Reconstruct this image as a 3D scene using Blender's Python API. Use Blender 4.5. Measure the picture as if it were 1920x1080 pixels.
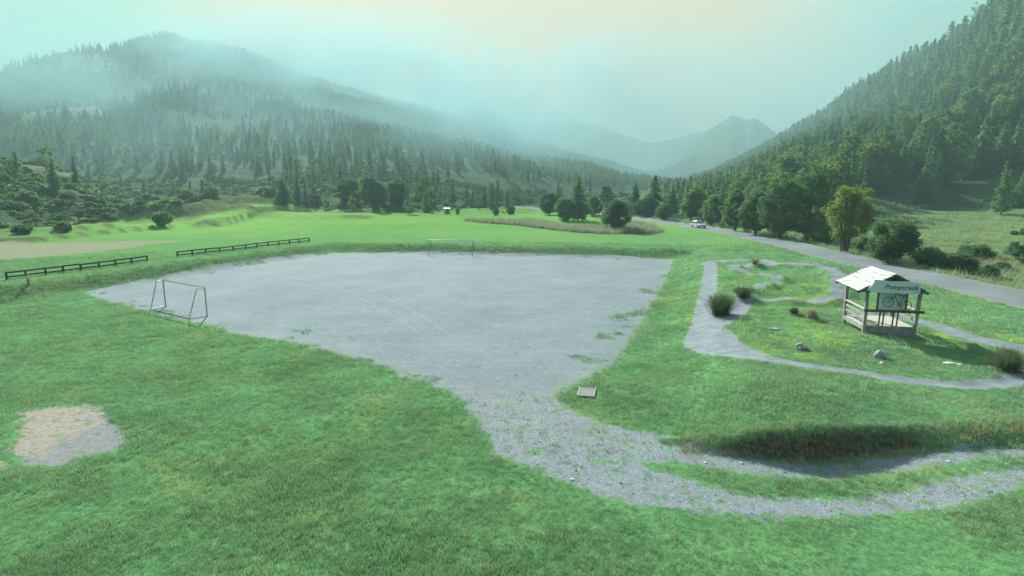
import bpy, bmesh, math, random
import numpy as np
from mathutils import Vector, Matrix
R = math.radians
rng = np.random.default_rng(7)
random.seed(7)
for o in list(bpy.data.objects): bpy.data.objects.remove(o)
sc = bpy.context.scene
C = sc.collection

# ------------------------------------------------------------------ camera
F = 1100.0; PITCH = math.atan(190.0 / F); ZC = 8.5
cam = bpy.data.cameras.new("camera"); camo = bpy.data.objects.new("camera", cam); C.objects.link(camo)
cam.sensor_width = 36; cam.lens = 36 * F / 1920; cam.clip_start = 0.1; cam.clip_end = 20000
camo.location = (0, 0, ZC); camo.rotation_euler = (math.pi / 2 - PITCH, 0, 0)
sc.camera = camo

# ------------------------------------------------------------------ world and sun
SUN_EL, SUN_AZ = R(30), R(-19.0)          # azimuth measured from +Y towards +X
world = bpy.data.worlds.new("World"); sc.world = world; world.use_nodes = True
wn = world.node_tree; wn.nodes.clear()
def wnode(t, **k):
    n = wn.nodes.new(t)
    for a, b in k.items(): setattr(n, a, b)
    return n
sky = wnode('ShaderNodeTexSky', sky_type='NISHITA', sun_disc=False)
sky.sun_elevation = SUN_EL; sky.sun_rotation = SUN_AZ; sky.altitude = 1400; sky.dust_density = 2.0; sky.air_density = 1.0
tint = wnode('ShaderNodeMix', data_type='RGBA', blend_type='MULTIPLY'); tint.inputs[0].default_value = 1
tint.inputs[7].default_value = (0.62, 0.95, 0.85, 1)
wn.links.new(sky.outputs[0], tint.inputs[6])
# thin milky cloud veil, thicker towards the sun
tc = wnode('ShaderNodeTexCoord')
mp = wnode('ShaderNodeMapping'); mp.inputs['Scale'].default_value = (1, 1, 2.6)
nz = wnode('ShaderNodeTexNoise'); nz.inputs['Scale'].default_value = 1.7; nz.inputs['Detail'].default_value = 5; nz.inputs['Roughness'].default_value = 0.55
wn.links.new(tc.outputs['Generated'], mp.inputs[0]); wn.links.new(mp.outputs[0], nz.inputs['Vector'])
dot = wnode('ShaderNodeVectorMath', operation='DOT_PRODUCT')
sd = Vector((0.0, math.cos(R(18)), math.sin(R(18))))
dot.inputs[1].default_value = sd
wn.links.new(tc.outputs['Generated'], dot.inputs[0])
gl = wnode('ShaderNodeMapRange', interpolation_type='SMOOTHSTEP'); gl.inputs[1].default_value = 0.80; gl.inputs[2].default_value = 0.96
wn.links.new(dot.outputs['Value'], gl.inputs[0])
nr = wnode('ShaderNodeMapRange'); nr.inputs[1].default_value = 0.35; nr.inputs[2].default_value = 0.75; nr.inputs[3].default_value = 0.0; nr.inputs[4].default_value = 0.45
wn.links.new(nz.outputs[0], nr.inputs[0])
mx = wnode('ShaderNodeMath', operation='MAXIMUM'); wn.links.new(gl.outputs[0], mx.inputs[0]); wn.links.new(nr.outputs[0], mx.inputs[1])
vm = wnode('ShaderNodeMix', data_type='RGBA', blend_type='MIX')
CLEAR = (1.2, 3.6, 2.6, 1); ZEN = (1.1, 1.9, 3.2, 1); VEIL = (4.7, 2.7, 1.1, 1)
wn.links.new(mx.outputs[0], vm.inputs[0]); spz = wnode('ShaderNodeSeparateXYZ'); wn.links.new(tc.outputs['Generated'], spz.inputs[0])
zr_ = wnode('ShaderNodeMapRange', interpolation_type='SMOOTHSTEP'); zr_.inputs[1].default_value = 0.26; zr_.inputs[2].default_value = 0.55; wn.links.new(spz.outputs[2], zr_.inputs[0])
# the sky opposite the sun is a deeper blue
bk = wnode('ShaderNodeMapRange', interpolation_type='SMOOTHSTEP'); bk.inputs[1].default_value = 0.45; bk.inputs[2].default_value = -0.15; wn.links.new(dot.outputs['Value'], bk.inputs[0])
bm_ = wnode('ShaderNodeMath', operation='MAXIMUM'); wn.links.new(zr_.outputs[0], bm_.inputs[0]); wn.links.new(bk.outputs[0], bm_.inputs[1])
zm = wnode('ShaderNodeMix', data_type='RGBA', blend_type='MIX'); zm.inputs[6].default_value = CLEAR; zm.inputs[7].default_value = ZEN; wn.links.new(bm_.outputs[0], zm.inputs[0]); wn.links.new(zm.outputs[2], vm.inputs[6]); vm.inputs[7].default_value = VEIL
fm = wnode('ShaderNodeMix', data_type='RGBA', blend_type='MIX'); fm.inputs[0].default_value = 0.9
wn.links.new(tint.outputs[2], fm.inputs[6]); wn.links.new(vm.outputs[2], fm.inputs[7])
bg = wnode('ShaderNodeBackground'); bg.inputs[1].default_value = 0.08
wo = wnode('ShaderNodeOutputWorld'); wn.links.new(fm.outputs[2], bg.inputs[0]); wn.links.new(bg.outputs[0], wo.inputs[0])

sl = bpy.data.lights.new("sun", 'SUN'); sl.energy = 5.0; sl.angle = R(0.5); sl.color = (0.91, 1.0, 0.95)
so = bpy.data.objects.new("sun", sl); C.objects.link(so)
sv = Vector((math.sin(SUN_AZ) * math.cos(SUN_EL), math.cos(SUN_AZ) * math.cos(SUN_EL), math.sin(SUN_EL)))
so.rotation_euler = (-sv).to_track_quat('-Z', 'Y').to_euler(); so.location = (0, 0, 60)

sc.view_settings.view_transform = 'Standard'; sc.view_settings.look = 'None'
sc.view_settings.exposure = 1.74; sc.view_settings.gamma = 1
sc.cycles.use_denoising = True
sc.cycles.max_bounces = 5; sc.cycles.diffuse_bounces = 2; sc.cycles.glossy_bounces = 2; sc.cycles.transmission_bounces = 3
sc.cycles.volume_bounces = 0; sc.cycles.transparent_max_bounces = 6
sc.cycles.use_adaptive_sampling = True; sc.cycles.adaptive_threshold = 0.02

# ------------------------------------------------------------------ maths helpers
def ray(px, py):
    s, c = math.sin(PITCH), math.cos(PITCH)
    u = (px - 960) / F; v = (540 - py) / F
    return Vector((u, c + v * s, -s + v * c))
def P(px, py, z=0.0):
    d = ray(px, py); t = (z - ZC) / d.z
    return np.array([d.x * t, d.y * t])
def PP(pts, z=0.0): return np.array([P(a, b, z) for a, b in pts])
def azel(px, py):
    d = ray(px, py); return math.atan2(d.x, d.y), d.z / math.hypot(d.x, d.y)
def az(px): return azel(px, 380)[0]
def sstep(x, a, b):
    t = np.clip((x - a) / (b - a), 0, 1); return t * t * (3 - 2 * t)
_perm = np.random.default_rng(3).random(65536)
def vnoise(x, y, seed=0):
    xi = np.floor(x).astype(np.int64); yi = np.floor(y).astype(np.int64)
    fx = x - xi; fy = y - yi; fx = fx * fx * (3 - 2 * fx); fy = fy * fy * (3 - 2 * fy)
    def h(a, b): return _perm[(a * 7919 + b * 104729 + seed * 31337 + (a * b) * 13) & 65535]
    return ((h(xi, yi) * (1 - fx) + h(xi + 1, yi) * fx) * (1 - fy) + (h(xi, yi + 1) * (1 - fx) + h(xi + 1, yi + 1) * fx) * fy) * 2 - 1
def fbm(x, y, scale, octv=4, seed=0, gain=0.5):
    s = 0; a = 1; n = 0
    for k in range(octv):
        s = s + a * vnoise(x / scale + 17.3 * k, y / scale - 9.1 * k, seed + k); n += a; a *= gain; scale *= 0.5
    return s / n
def sd_poly(X, Y, poly):               # negative inside
    X = np.asarray(X, float); d2 = np.full(X.shape, 1e18); ins = np.zeros(X.shape, bool)
    n = len(poly)
    for i in range(n):
        ax, ay = poly[i]; bx, by = poly[(i + 1) % n]
        ex, ey = bx - ax, by - ay
        t = np.clip(((X - ax) * ex + (Y - ay) * ey) / (ex * ex + ey * ey + 1e-12), 0, 1)
        d2 = np.minimum(d2, (X - ax - t * ex) ** 2 + (Y - ay - t * ey) ** 2)
        c = ((ay > Y) != (by > Y)) & (X < (bx - ax) * (Y - ay) / ((by - ay) if by != ay else 1e-12) + ax)
        ins ^= c
    d = np.sqrt(d2); return np.where(ins, -d, d)
def sd_line(X, Y, pts, w):             # w half widths per point; returns sd and arclength
    X = np.asarray(X, float); best = np.full(X.shape, 1e9); arc = np.zeros(X.shape); s0 = 0
    for i in range(len(pts) - 1):
        ax, ay = pts[i]; bx, by = pts[i + 1]; ex, ey = bx - ax, by - ay; L = math.hypot(ex, ey)
        t = np.clip(((X - ax) * ex + (Y - ay) * ey) / (L * L + 1e-12), 0, 1)
        d = np.hypot(X - ax - t * ex, Y - ay - t * ey) - (w[i] * (1 - t) + w[i + 1] * t)
        m = d < best; best = np.where(m, d, best); arc = np.where(m, s0 + t * L, arc); s0 += L
    return best, arc
def smooth_line(pts, n=3):
    pts = np.array(pts, float)
    for _ in range(n):
        q = [pts[0]]
        for a, b in zip(pts[:-1], pts[1:]): q += [0.75 * a + 0.25 * b, 0.25 * a + 0.75 * b]
        q.append(pts[-1]); pts = np.array(q)
    return pts

# ------------------------------------------------------------------ layout of the near ground (metres)
PITCH_P = PP([(158, 548), (250, 531), (400, 505), (560, 481), (628, 474), (800, 475), (1000, 479), (1150, 482), (1262, 487), (1245, 530),
              (1218, 580), (1190, 622), (1160, 665), (1110, 703), (1045, 740), (1010, 760), (900, 755), (850, 733), (780, 713), (730, 690),
              (650, 668), (570, 645), (500, 634), (440, 626), (380, 606), (300, 592), (230, 572), (190, 560)])
def PPL(pts): return np.array([P(a, b, .5 * float(sstep(np.array(a, float), 1600., 1950.))) for a, b in pts])
LANE_P = PPL([(900, 725), (1030, 738), (1060, 765), (1110, 788), (1180, 806), (1260, 826), (1340, 852), (1450, 868), (1560, 876), (1680, 870),
             (1800, 852), (1925, 838), (2050, 825), (2150, 870), (1925, 912), (1820, 938), (1700, 958), (1550, 970), (1400, 968), (1260, 958), (1160, 938),
             (1080, 912), (1000, 880), (935, 850), (905, 800), (870, 760), (850, 735)])
MID_P = PPL([(1250, 868), (1330, 880), (1440, 893), (1560, 900), (1690, 893), (1800, 874), (1925, 858), (2050, 838), (2050, 845), (1925, 874), (1800, 898),
            (1700, 920), (1560, 936), (1440, 934), (1330, 915), (1260, 893), (1180, 865)])
DIRT_P = PP([(35, 775), (90, 762), (175, 758), (215, 790), (250, 830), (215, 848), (165, 856), (110, 875), (55, 872), (25, 840), (45, 810)])
DIRT2_P = PP([(-40, 862), (8, 868), (14, 876), (-20, 884), (-60, 880)])
FIELD_P = PP([(-400, 520), (0, 487), (120, 480), (250, 464), (300, 456), (370, 452), (250, 452), (0, 456), (-400, 470)], 1.0)
ZT = 0.9
def line_px(pts, z=ZT, n=2): return smooth_line(PP(pts, z), n)
OUT_L = line_px([(1333, 494), (1330, 530), (1322, 570), (1322, 610), (1340, 640), (1395, 664), (1460, 681), (1530, 690), (1600, 699), (1680, 713), (1760, 720),
                 (1830, 722), (1900, 712), (1965, 690), (1960, 665), (1900, 650), (1850, 641), (1800, 628), (1760, 612), (1710, 599), (1640, 592), (1590, 582)])
def wl(pts, a): 
    t = np.linspace(0, 1, len(pts)); return np.interp(t, [k[0] for k in a], [k[1] for k in a])
OUT_W = .85 * wl(OUT_L, [(0, .7), (.1, .75), (.13, .8), (.18, 1.55), (.24, 1.1), (.3, .5), (.5, .55), (.7, .8), (1, .6)])
TOP_L = line_px([(1325, 493), (1370, 488), (1430, 489), (1450, 498)]); TOP_W = wl(TOP_L, [(0, .8), (1, .7)])
IN_L = line_px([(1452, 500), (1500, 503), (1545, 510), (1572, 522), (1575, 545), (1572, 566), (1520, 570), (1450, 567), (1400, 562), (1385, 553), (1405, 545), (1440, 540), (1462, 533), (1440, 524), (1400, 516), (1368, 506), (1390, 502), (1452, 500)])
IN_W = .8 * wl(IN_L, [(0, .75), (.3, .75), (.5, .4), (.7, .5), (1, .7)])
CON_L = line_px([(1395, 560), (1385, 580), (1350, 600)]); CON_W = wl(CON_L, [(0, .5), (1, .8)])
BANK_L = smooth_line(PP([(1190, 788), (1260, 796), (1340, 803), (1450, 811), (1560, 817), (1650, 818), (1750, 813), (1850, 804), (1960, 788), (2200, 760)], 0.8), 2)
ROAD_L = np.array([[31.5, -30], [32.6, 20], [33.2, 40], [33.8, 58], [34.8, 72], [35.0, 86], [34.4, 101], [31.8, 118], [27.8, 134], [20, 155], [8, 180], [-10, 215]], float)
ROAD_L = smooth_line(ROAD_L, 2); ROAD_W = np.full(len(ROAD_L), 2.35)
L1A, L1B = P(60, 566), P(628, 474); L2A, L2B = P(628, 474), P(1262, 487)
def beyond(X, Y, A, B):                 # distance on the far (left) side of the line A->B
    e = (B - A) / np.linalg.norm(B - A); return -(X - A[0]) * e[1] + (Y - A[1]) * e[0]

def prof(lst):                          # pixel crest -> (azimuth, tan elevation)
    a = [azel(*p) for p in lst]; return np.array([q[0] for q in a]), np.array([q[1] for q in a])
def curve(lst):
    return np.array([az(p[0]) for p in lst]), np.array([p[1] for p in lst], float)
MTN = {
 'west': dict(crest=prof([(-900, 260), (-300, 170), (-100, 150), (0, 136), (60, 112), (120, 96), (200, 94), (250, 80), (310, 63), (380, 84), (450, 100), (520, 125), (600, 152), (700, 186), (790, 205),
                   (860, 222), (960, 250), (1060, 285), (1140, 305), (1200, 326), (1240, 340), (1290, 352)]),
        R=curve([(-900, 900), (0, 850), (300, 960), (700, 1050), (1000, 1300), (1300, 1500)]), T=curve([(-900, 260), (0, 240), (300, 225), (450, 225), (560, 205), (640, 172), (760, 166), (900, 190), (1000, 235), (1100, 300), (1200, 420), (1300, 500)]), pw=1.25, na=26),
 'shoulder': dict(crest=prof([(-700, 240), (-200, 225), (0, 222), (100, 206), (180, 200), (230, 245), (260, 268), (300, 292), (345, 340), (420, 380), (470, 398)]),
        R=curve([(-700, 560), (0, 560), (400, 500)]), T=curve([(-700, 330), (0, 330), (400, 330)]), pw=1.0, na=10),
 'spur': dict(crest=prof([(-700, 300), (-100, 300), (0, 305), (80, 303), (130, 320), (180, 352), (230, 380), (290, 403), (340, 418), (400, 432)]),
        R=curve([(-700, 250), (0, 250), (300, 235), (400, 240)]), T=curve([(-700, 125), (0, 128), (150, 146), (300, 158), (400, 170)]), pw=0.9, na=5),
 'east': dict(crest=prof([(1200, 362), (1250, 352), (1290, 350), (1330, 336), (1400, 300), (1460, 268), (1500, 246), (1560, 214), (1600, 182), (1700, 130), (1800, 72), (1870, 12), (1920, -50), (2100, -180), (2600, -250)]),
        R=curve([(1200, 1200), (1290, 1050), (1400, 850), (1500, 700), (1700, 560), (1920, 480), (2600, 430)]), T=curve([(1200, 260), (1250, 190), (1300, 150), (1400, 112), (1530, 112), (1640, 150), (1700, 165), (1920, 185), (2600, 190)]), pw=1.3, na=9),
 'peak': dict(crest=prof([(1100, 352), (1180, 335), (1230, 320), (1270, 290), (1300, 264), (1330, 243), (1350, 230), (1372, 216), (1386, 219), (1400, 226), (1415, 222), (1440, 238), (1465, 258), (1520, 285), (1600, 335), (1700, 355)]),
        R=curve([(1100, 1800), (1700, 1800)]), T=curve([(1100, 1250), (1700, 1250)]), pw=0.9, na=22),
 'range': dict(crest=prof([(300, 352), (800, 300), (900, 262), (1000, 238), (1080, 226), (1120, 234), (1160, 250), (1215, 268), (1260, 262), (1310, 245), (1350, 250), (1450, 290), (1550, 345), (1700, 355)]),
        R=curve([(300, 2600), (1700, 2600)]), T=curve([(300, 2100), (1700, 2100)]), pw=0.9, na=26),
}
ZR = 1.35
def mounds(X, Y):
    z = np.zeros(X.shape)
    for mpx, mr, mh, mw, md_ in ((305, 150, 2.0, 12, 5), (400, 158, 3.4, 13, 7), (450, 185, 2.0, 14, 8), (330, 190, 3.2, 20, 8), (240, 172, 2.4, 16, 7), (180, 150, 2.0, 12, 5), (520, 200, 2.4, 20, 9)):
        ma = az(mpx); ux, uy = math.sin(ma), math.cos(ma); dx_, dy_ = X - mr * ux, Y - mr * uy; al = dx_ * uy - dy_ * ux; ac = dx_ * ux + dy_ * uy
        z = z + mh * np.exp(-(al / mw) ** 2 - (ac / md_) ** 2) * (1 + .35 * fbm(X, Y, 6, 3, 71))
    return z
RIS = [([(345, 425), (420, 420), (495, 407)], 1.3, 2.0), ([(500, 414), (600, 412), (720, 408)], .7, 1.5), ([(-60, 454), (60, 449), (200, 436), (345, 421)], .6, 1.2), ([(-60, 447), (90, 441), (250, 428)], .7, 1.2),
       ([(600, 403), (700, 400), (800, 399)], .8, 2.0), ([(640, 397), (760, 394), (860, 396)], .9, 2.5), ([(350, 412), (450, 404), (560, 398)], 1.2, 2.5), ([(430, 400), (520, 394), (640, 390)], 1.3, 3.0)]
def risers(X, Y):
    r = np.hypot(X, Y); a = np.arctan2(X, Y); z = np.zeros(X.shape); f = np.zeros(X.shape)
    for pts, h, w in RIS:
        aa = np.array([az(p[0]) for p in pts]); rr = np.array([math.hypot(*P(p[0], p[1], 1.3)) for p in pts])
        q = r - np.interp(a, aa, rr) - 1.5 * fbm(X, Y, 12, 2, 73); en = sstep(a, aa[0], aa[0] + .03) * (1 - sstep(a, aa[-1] - .03, aa[-1]))
        z = z + h * en * sstep(q, 0, w) * (1 - sstep(q, w + 4, w + 26)); f = np.maximum(f, en * sstep(q, -.6, .2) * (1 - sstep(q, w, w + .8)))
    return z, f
def Hfull(X, Y):
    X = np.asarray(X, float); Y = np.asarray(Y, float)
    r = np.hypot(X, Y) + 1e-6; a = np.arctan2(X, Y); fr = sstep(Y, 0, 8)
    d = np.maximum(beyond(X, Y, L1A, L1B), beyond(X, Y, L2A, L2B))
    bank = sstep(d, 0.35, 3.6) * 1.0 * fr
    # terrace of the pump track
    near = r < 150
    bd = np.full(X.shape, 50.0); Xn, Yn = X[near], Y[near]
    d_, arc_ = sd_line(Xn, Yn, BANK_L, np.zeros(len(BANK_L)))
    yb = np.interp(Xn, BANK_L[:, 0], BANK_L[:, 1])
    bd[near] = (Yn - yb) + 0.30 * fbm(Xn, Yn, 1.8, 4, 5)
    lx0 = np.interp(Y, [15, 20, 28, 40, 70], [4.5, 5.5, 7.0, 11.0, 19.0])
    wq = 1.6 * sstep(X, 11.6, 14.5); tb = np.clip((bd + .28 + wq) / (.56 + wq), 0, 1); terr = ZT * tb * tb * (3 - 2 * tb) * sstep(X - lx0, -0.5, 4.5)
    low = 0.5 * sstep(X, 9, 14.5)
    z = np.maximum(np.maximum(bank, terr), low * (Y < 40))
    z = z + (ZR - 0.95) * sstep(X, 24, 31) * sstep(Y, 18, 30)
    # lawn relief
    z = z + 0.10 * fbm(X, Y, 7, 3, 11) * sstep(r, 3, 12) * sstep(sdp(X, Y), 0.2, 2.5)
    # ditch right of the road and shallow rise of the meadow
    rx = np.interp(Y, ROAD_L[:, 1], ROAD_L[:, 0])
    e = X - rx
    z = z - 0.5 * sstep(e, 2.8, 4.2) * (1 - sstep(e, 5.5, 9)) * sstep(Y, 5, 25)
    z = z + sstep(e, 5, 130) * 2.6 + 0.5 * fbm(X, Y, 22, 4, 21) * sstep(e, 6, 20)
    # valley floor climbs gently
    z = z + 0.009 * np.maximum(0, Y - 110)
    fl = sstep(r, 95, 150) * (1 - sstep(e, -14, -5))
    z = z + fl * (0.9 * fbm(X, Y * 1.4, 45, 3, 31) + 0.25)
    # old field terraces on the west side
    tq = sstep(r, 140, 180) * (X < 10)
    k = (r + 14 * fbm(X, Y, 80, 2, 41)) / 11.0
    z = z + tq * (np.floor(k) + sstep(k - np.floor(k), 0.72, 1.0) - k) * 0.9
    z = z + mounds(X, Y) + risers(X, Y)[0]
    rq = sstep(e, 40, 70); k2 = (r + 10 * fbm(X, Y, 60, 2, 43)) / 24.0
    z = z + rq * (np.floor(k2) + sstep(k2 - np.floor(k2), 0.75, 1.0) - k2) * 1.0
    lay = np.zeros(X.shape, int); zf = z.copy()
    for i, (nm, m) in enumerate(MTN.items()):
        far = r > 90
        te = np.interp(a, *m['crest']); Rr = np.interp(a, *m['R']); Tt = np.interp(a, *m['T'])
        zt = zf; zc = ZC + te * Rr
        s = (r - Tt) / (Rr - Tt)
        sc_ = np.clip(s, 0, 1)
        up = sc_ ** m['pw']
        zz = zt + (zc - np.minimum(zt, zc)) * up
        rough = m['na'] * (fbm(X, Y, 230 if nm not in ('spur',) else 80, 6, 50 + i) + 0.0) * (sc_ * (1 - sc_) * 4) * 0.9
        rough = rough + m['na'] * 0.16 * fbm(X, Y, 60, 4, 80 + i) * sstep(sc_, 0.02, 0.3)
        zz = zz + rough
        zz = np.where(s > 1, zc + rough - (r - Rr) * 0.45, zz)
        zz = np.where(s < 0, -999, zz)
        zz = np.where((zc < zt + 1), -999, zz)
        up_ = (zz > z) & far
        lay = np.where(up_, i + 1, lay); z = np.where(up_, zz, z)
    return z, lay
_pitch_cache = None
def sdp(X, Y):
    X = np.asarray(X, float); out = np.full(X.shape, 60.0); m = (X > -60) & (X < 50) & (Y > 5) & (Y < 110)
    if m.any(): out[m] = sd_poly(X[m], Y[m], PITCH_P)
    return out
def masks(X, Y):
    X = np.asarray(X, float); Y = np.asarray(Y, float); r = np.hypot(X, Y)
    o = {k: np.full(X.shape, 30.0) for k in ('pitch', 'lane', 'mid', 'pump', 'road', 'dirt', 'field', 'inner', 'arc')}
    m = r < 120; x, y = X[m], Y[m]
    o['pitch'][m] = sd_poly(x, y, PITCH_P); o['lane'][m] = sd_poly(x, y, LANE_P); o['mid'][m] = sd_poly(x, y, MID_P)
    a1, _ = sd_line(x, y, OUT_L, OUT_W); a2, _ = sd_line(x, y, TOP_L, TOP_W); a3, s3 = sd_line(x, y, IN_L, IN_W); a4, _ = sd_line(x, y, CON_L, CON_W)
    o['pump'][m] = np.minimum(np.minimum(a1, a2), np.minimum(a3, a4)); o['inner'][m] = a3; o['arc'][m] = s3
    o['dirt'][m] = np.minimum(sd_poly(x, y, DIRT_P), sd_poly(x, y, DIRT2_P))
    m = r < 400; x, y = X[m], Y[m]
    o['field'][m] = sd_poly(x, y, FIELD_P); o['road'][m] = sd_line(x, y, ROAD_L, ROAD_W)[0]
    return o
def H(X, Y, mk=None):
    X = np.atleast_1d(np.asarray(X, float)); Y = np.atleast_1d(np.asarray(Y, float))
    z, lay = Hfull(X, Y)
    mk = mk or masks(X, Y)
    inn = mk['inner']
    up = (1 - sstep(inn, -0.1, 0.9))
    z = z + up * (0.26 + 0.14 * np.sin(mk['arc'] * 2.2) * sstep(mk['arc'], 2, 5))
    z = z - 0.04 * (1 - sstep(mk['pump'] + 0.2, -0.3, 0.2)) * (inn > 1)
    for qx, qy, qh, qw in ((1470, 528, .35, 1.6), (1520, 545, .3, 1.8), (1500, 590, .25, 1.5), (1360, 520, .25, 1.2), (1600, 640, .2, 2.0), (1450, 640, -.1, 2.0), (1340, 720, .25, 3.0), (1500, 740, .2, 3.0)):
        gx, gy = P(qx, qy, ZT); z = z + qh * np.exp(-((X - gx) ** 2 + (Y - gy) ** 2) / qw ** 2)
    z = z + 0.03 * fbm(X, Y, 1.6, 3, 66) * (mk['lane'] < 0)
    # flatten the road bed
    f = 1 - sstep(mk['road'], 0.0, 1.0); zr = ZR + 0.009 * np.maximum(0, Y - 110) + 0.0 * X
    z = np.where(lay == 0, z * (1 - f) + zr * f, z)
    return z, lay
def hz(x, y): return float(H([x], [y])[0][0])
def ground_at(px, py):                  # first hit of the ground along the ray of a pixel
    d = ray(px, py); L = math.hypot(d.x, d.y)
    t = np.concatenate([np.linspace(6, 120, 1200), np.geomspace(120, 3600, 1500)[1:]]) / L
    X = d.x * t; Y = d.y * t; Z = ZC + d.z * t
    g = H(X, Y)[0]; k = np.nonzero(g >= Z)[0]
    k = k[0] if len(k) else len(t) - 1
    a, b = t[max(k - 1, 0)], t[k]
    tt = np.linspace(a, b, 12); g = H(d.x * tt, d.y * tt)[0]; j = np.nonzero(g >= ZC + d.z * tt)[0]; tt = tt[j[0]] if len(j) else b
    return Vector((d.x * tt, d.y * tt, hz(d.x * tt, d.y * tt)))

# ------------------------------------------------------------------ materials
def mat(name):
    m = bpy.data.materials.new(name); m.use_nodes = True; nt = m.node_tree; nt.nodes.clear(); return m, NT(nt)
class NT:
    def __init__(s, nt): s.nt = nt
    def n(s, t, **k):
        q = s.nt.nodes.new(t)
        for a, b in k.items(): setattr(q, a, b)
        return q
    def l(s, a, b): s.nt.links.new(a, b)
    def val(s, sock, v):
        if isinstance(v, bpy.types.NodeSocket): s.l(v, sock)
        else: sock.default_value = v
    def math(s, op, a, b=0.0, clamp=False):
        q = s.n('ShaderNodeMath', operation=op, use_clamp=clamp); s.val(q.inputs[0], a); s.val(q.inputs[1], b); return q.outputs[0]
    def attr(s, nm): return s.n('ShaderNodeAttribute', attribute_name=nm).outputs['Fac']
    def pos(s): return s.n('ShaderNodeNewGeometry').outputs['Position']
    def noise(s, scale, detail=4, rough=0.5, vec=None, dist=0.0, off=None):
        q = s.n('ShaderNodeTexNoise'); q.inputs['Scale'].default_value = scale; q.inputs['Detail'].default_value = detail
        q.inputs['Roughness'].default_value = rough; q.inputs['Distortion'].default_value = dist
        v = vec if vec is not None else s.pos()
        if off:
            a = s.n('ShaderNodeVectorMath', operation='ADD'); s.l(v, a.inputs[0]); a.inputs[1].default_value = off; v = a.outputs[0]
        s.l(v, q.inputs['Vector']); return q.outputs['Fac']
    def ramp(s, x, a, b, c=0.0, d=1.0, smooth=True):
        q = s.n('ShaderNodeMapRange', interpolation_type='SMOOTHSTEP' if smooth else 'LINEAR'); s.val(q.inputs[0], x)
        for i, v in enumerate((a, b, c, d)): s.val(q.inputs[i + 1], v)
        return q.outputs[0]
    def mix(s, f, a, b, mode='MIX'):
        q = s.n('ShaderNodeMix', data_type='RGBA', blend_type=mode); s.val(q.inputs[0], f)
        for i, v in ((6, a), (7, b)):
            if isinstance(v, bpy.types.NodeSocket): s.l(v, q.inputs[i])
            else: q.inputs[i].default_value = (*v, 1) if len(v) == 3 else v
        return q.outputs[2]
    def bump(s, h, strength, dist, normal=None):
        q = s.n('ShaderNodeBump'); q.inputs['Strength'].default_value = strength; q.inputs['Distance'].default_value = dist; s.l(h, q.inputs['Height'])
        if normal is not None: s.l(normal, q.inputs['Normal'])
        return q.outputs[0]
    def pbr(s, col, rough=0.8, normal=None, metal=0.0, spec=0.3):
        q = s.n('ShaderNodeBsdfPrincipled'); s.val(q.inputs['Base Color'], col if isinstance(col, bpy.types.NodeSocket) else (*col, 1))
        s.val(q.inputs['Roughness'], rough); s.val(q.inputs['Metallic'], metal); s.val(q.inputs['Specular IOR Level'], spec)
        if normal is not None: s.l(normal, q.inputs['Normal'])
        return q.outputs[0]
    def out(s, sh): o = s.n('ShaderNodeOutputMaterial'); s.l(sh, o.inputs[0])

def simple(name, col, rough=0.7, metal=0.0, var=0.25, scale=8.0, bump=0.0, stretch=None, spec=0.3):
    m, t = mat(name)
    co = t.n('ShaderNodeTexCoord').outputs['Object']
    if stretch:
        mp_ = t.n('ShaderNodeMapping'); mp_.inputs['Scale'].default_value = stretch; t.l(co, mp_.inputs[0]); co = mp_.outputs[0]
    n1 = t.noise(scale, 6, 0.6, co)
    c = t.mix(t.ramp(n1, 0.3, 0.7), [v * (1 - var) for v in col], [min(1, v * (1 + var)) for v in col])
    nrm = t.bump(n1, 0.4, bump) if bump else None
    t.out(t.pbr(c, rough, nrm, metal, spec)); return m
def leaf_mat(name, dark, light, trans=0.45, var=0.5, scale=0.25, gloss=0.0):
    m, t = mat(name)
    oi = t.n('ShaderNodeObjectInfo').outputs['Random']
    n1 = t.noise(scale, 3, 0.6)
    f = t.math('ADD', t.math('MULTIPLY', oi, 0.55), t.math('MULTIPLY', t.ramp(n1, 0.35, 0.65), 0.45))
    c = t.mix(f, dark, light)
    d = t.n('ShaderNodeBsdfDiffuse'); t.l(c, d.inputs[0]); tr = t.n('ShaderNodeBsdfTranslucent')
    t.l(t.mix(0.35, c, (0.28, 0.46, 0.14), 'MIX'), tr.inputs[0])
    q = t.n('ShaderNodeMixShader'); q.inputs[0].default_value = trans; t.l(d.outputs[0], q.inputs[1]); t.l(tr.outputs[0], q.inputs[2])
    if gloss:
        g = t.n('ShaderNodeBsdfGlossy'); g.inputs['Roughness'].default_value = 0.6; g.inputs[0].default_value = (.9, .95, 1, 1); q2 = t.n('ShaderNodeMixShader'); q2.inputs[0].default_value = gloss; t.l(q.outputs[0], q2.inputs[1]); t.l(g.outputs[0], q2.inputs[2]); q = q2
    t.out(q.outputs[0]); return m

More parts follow.
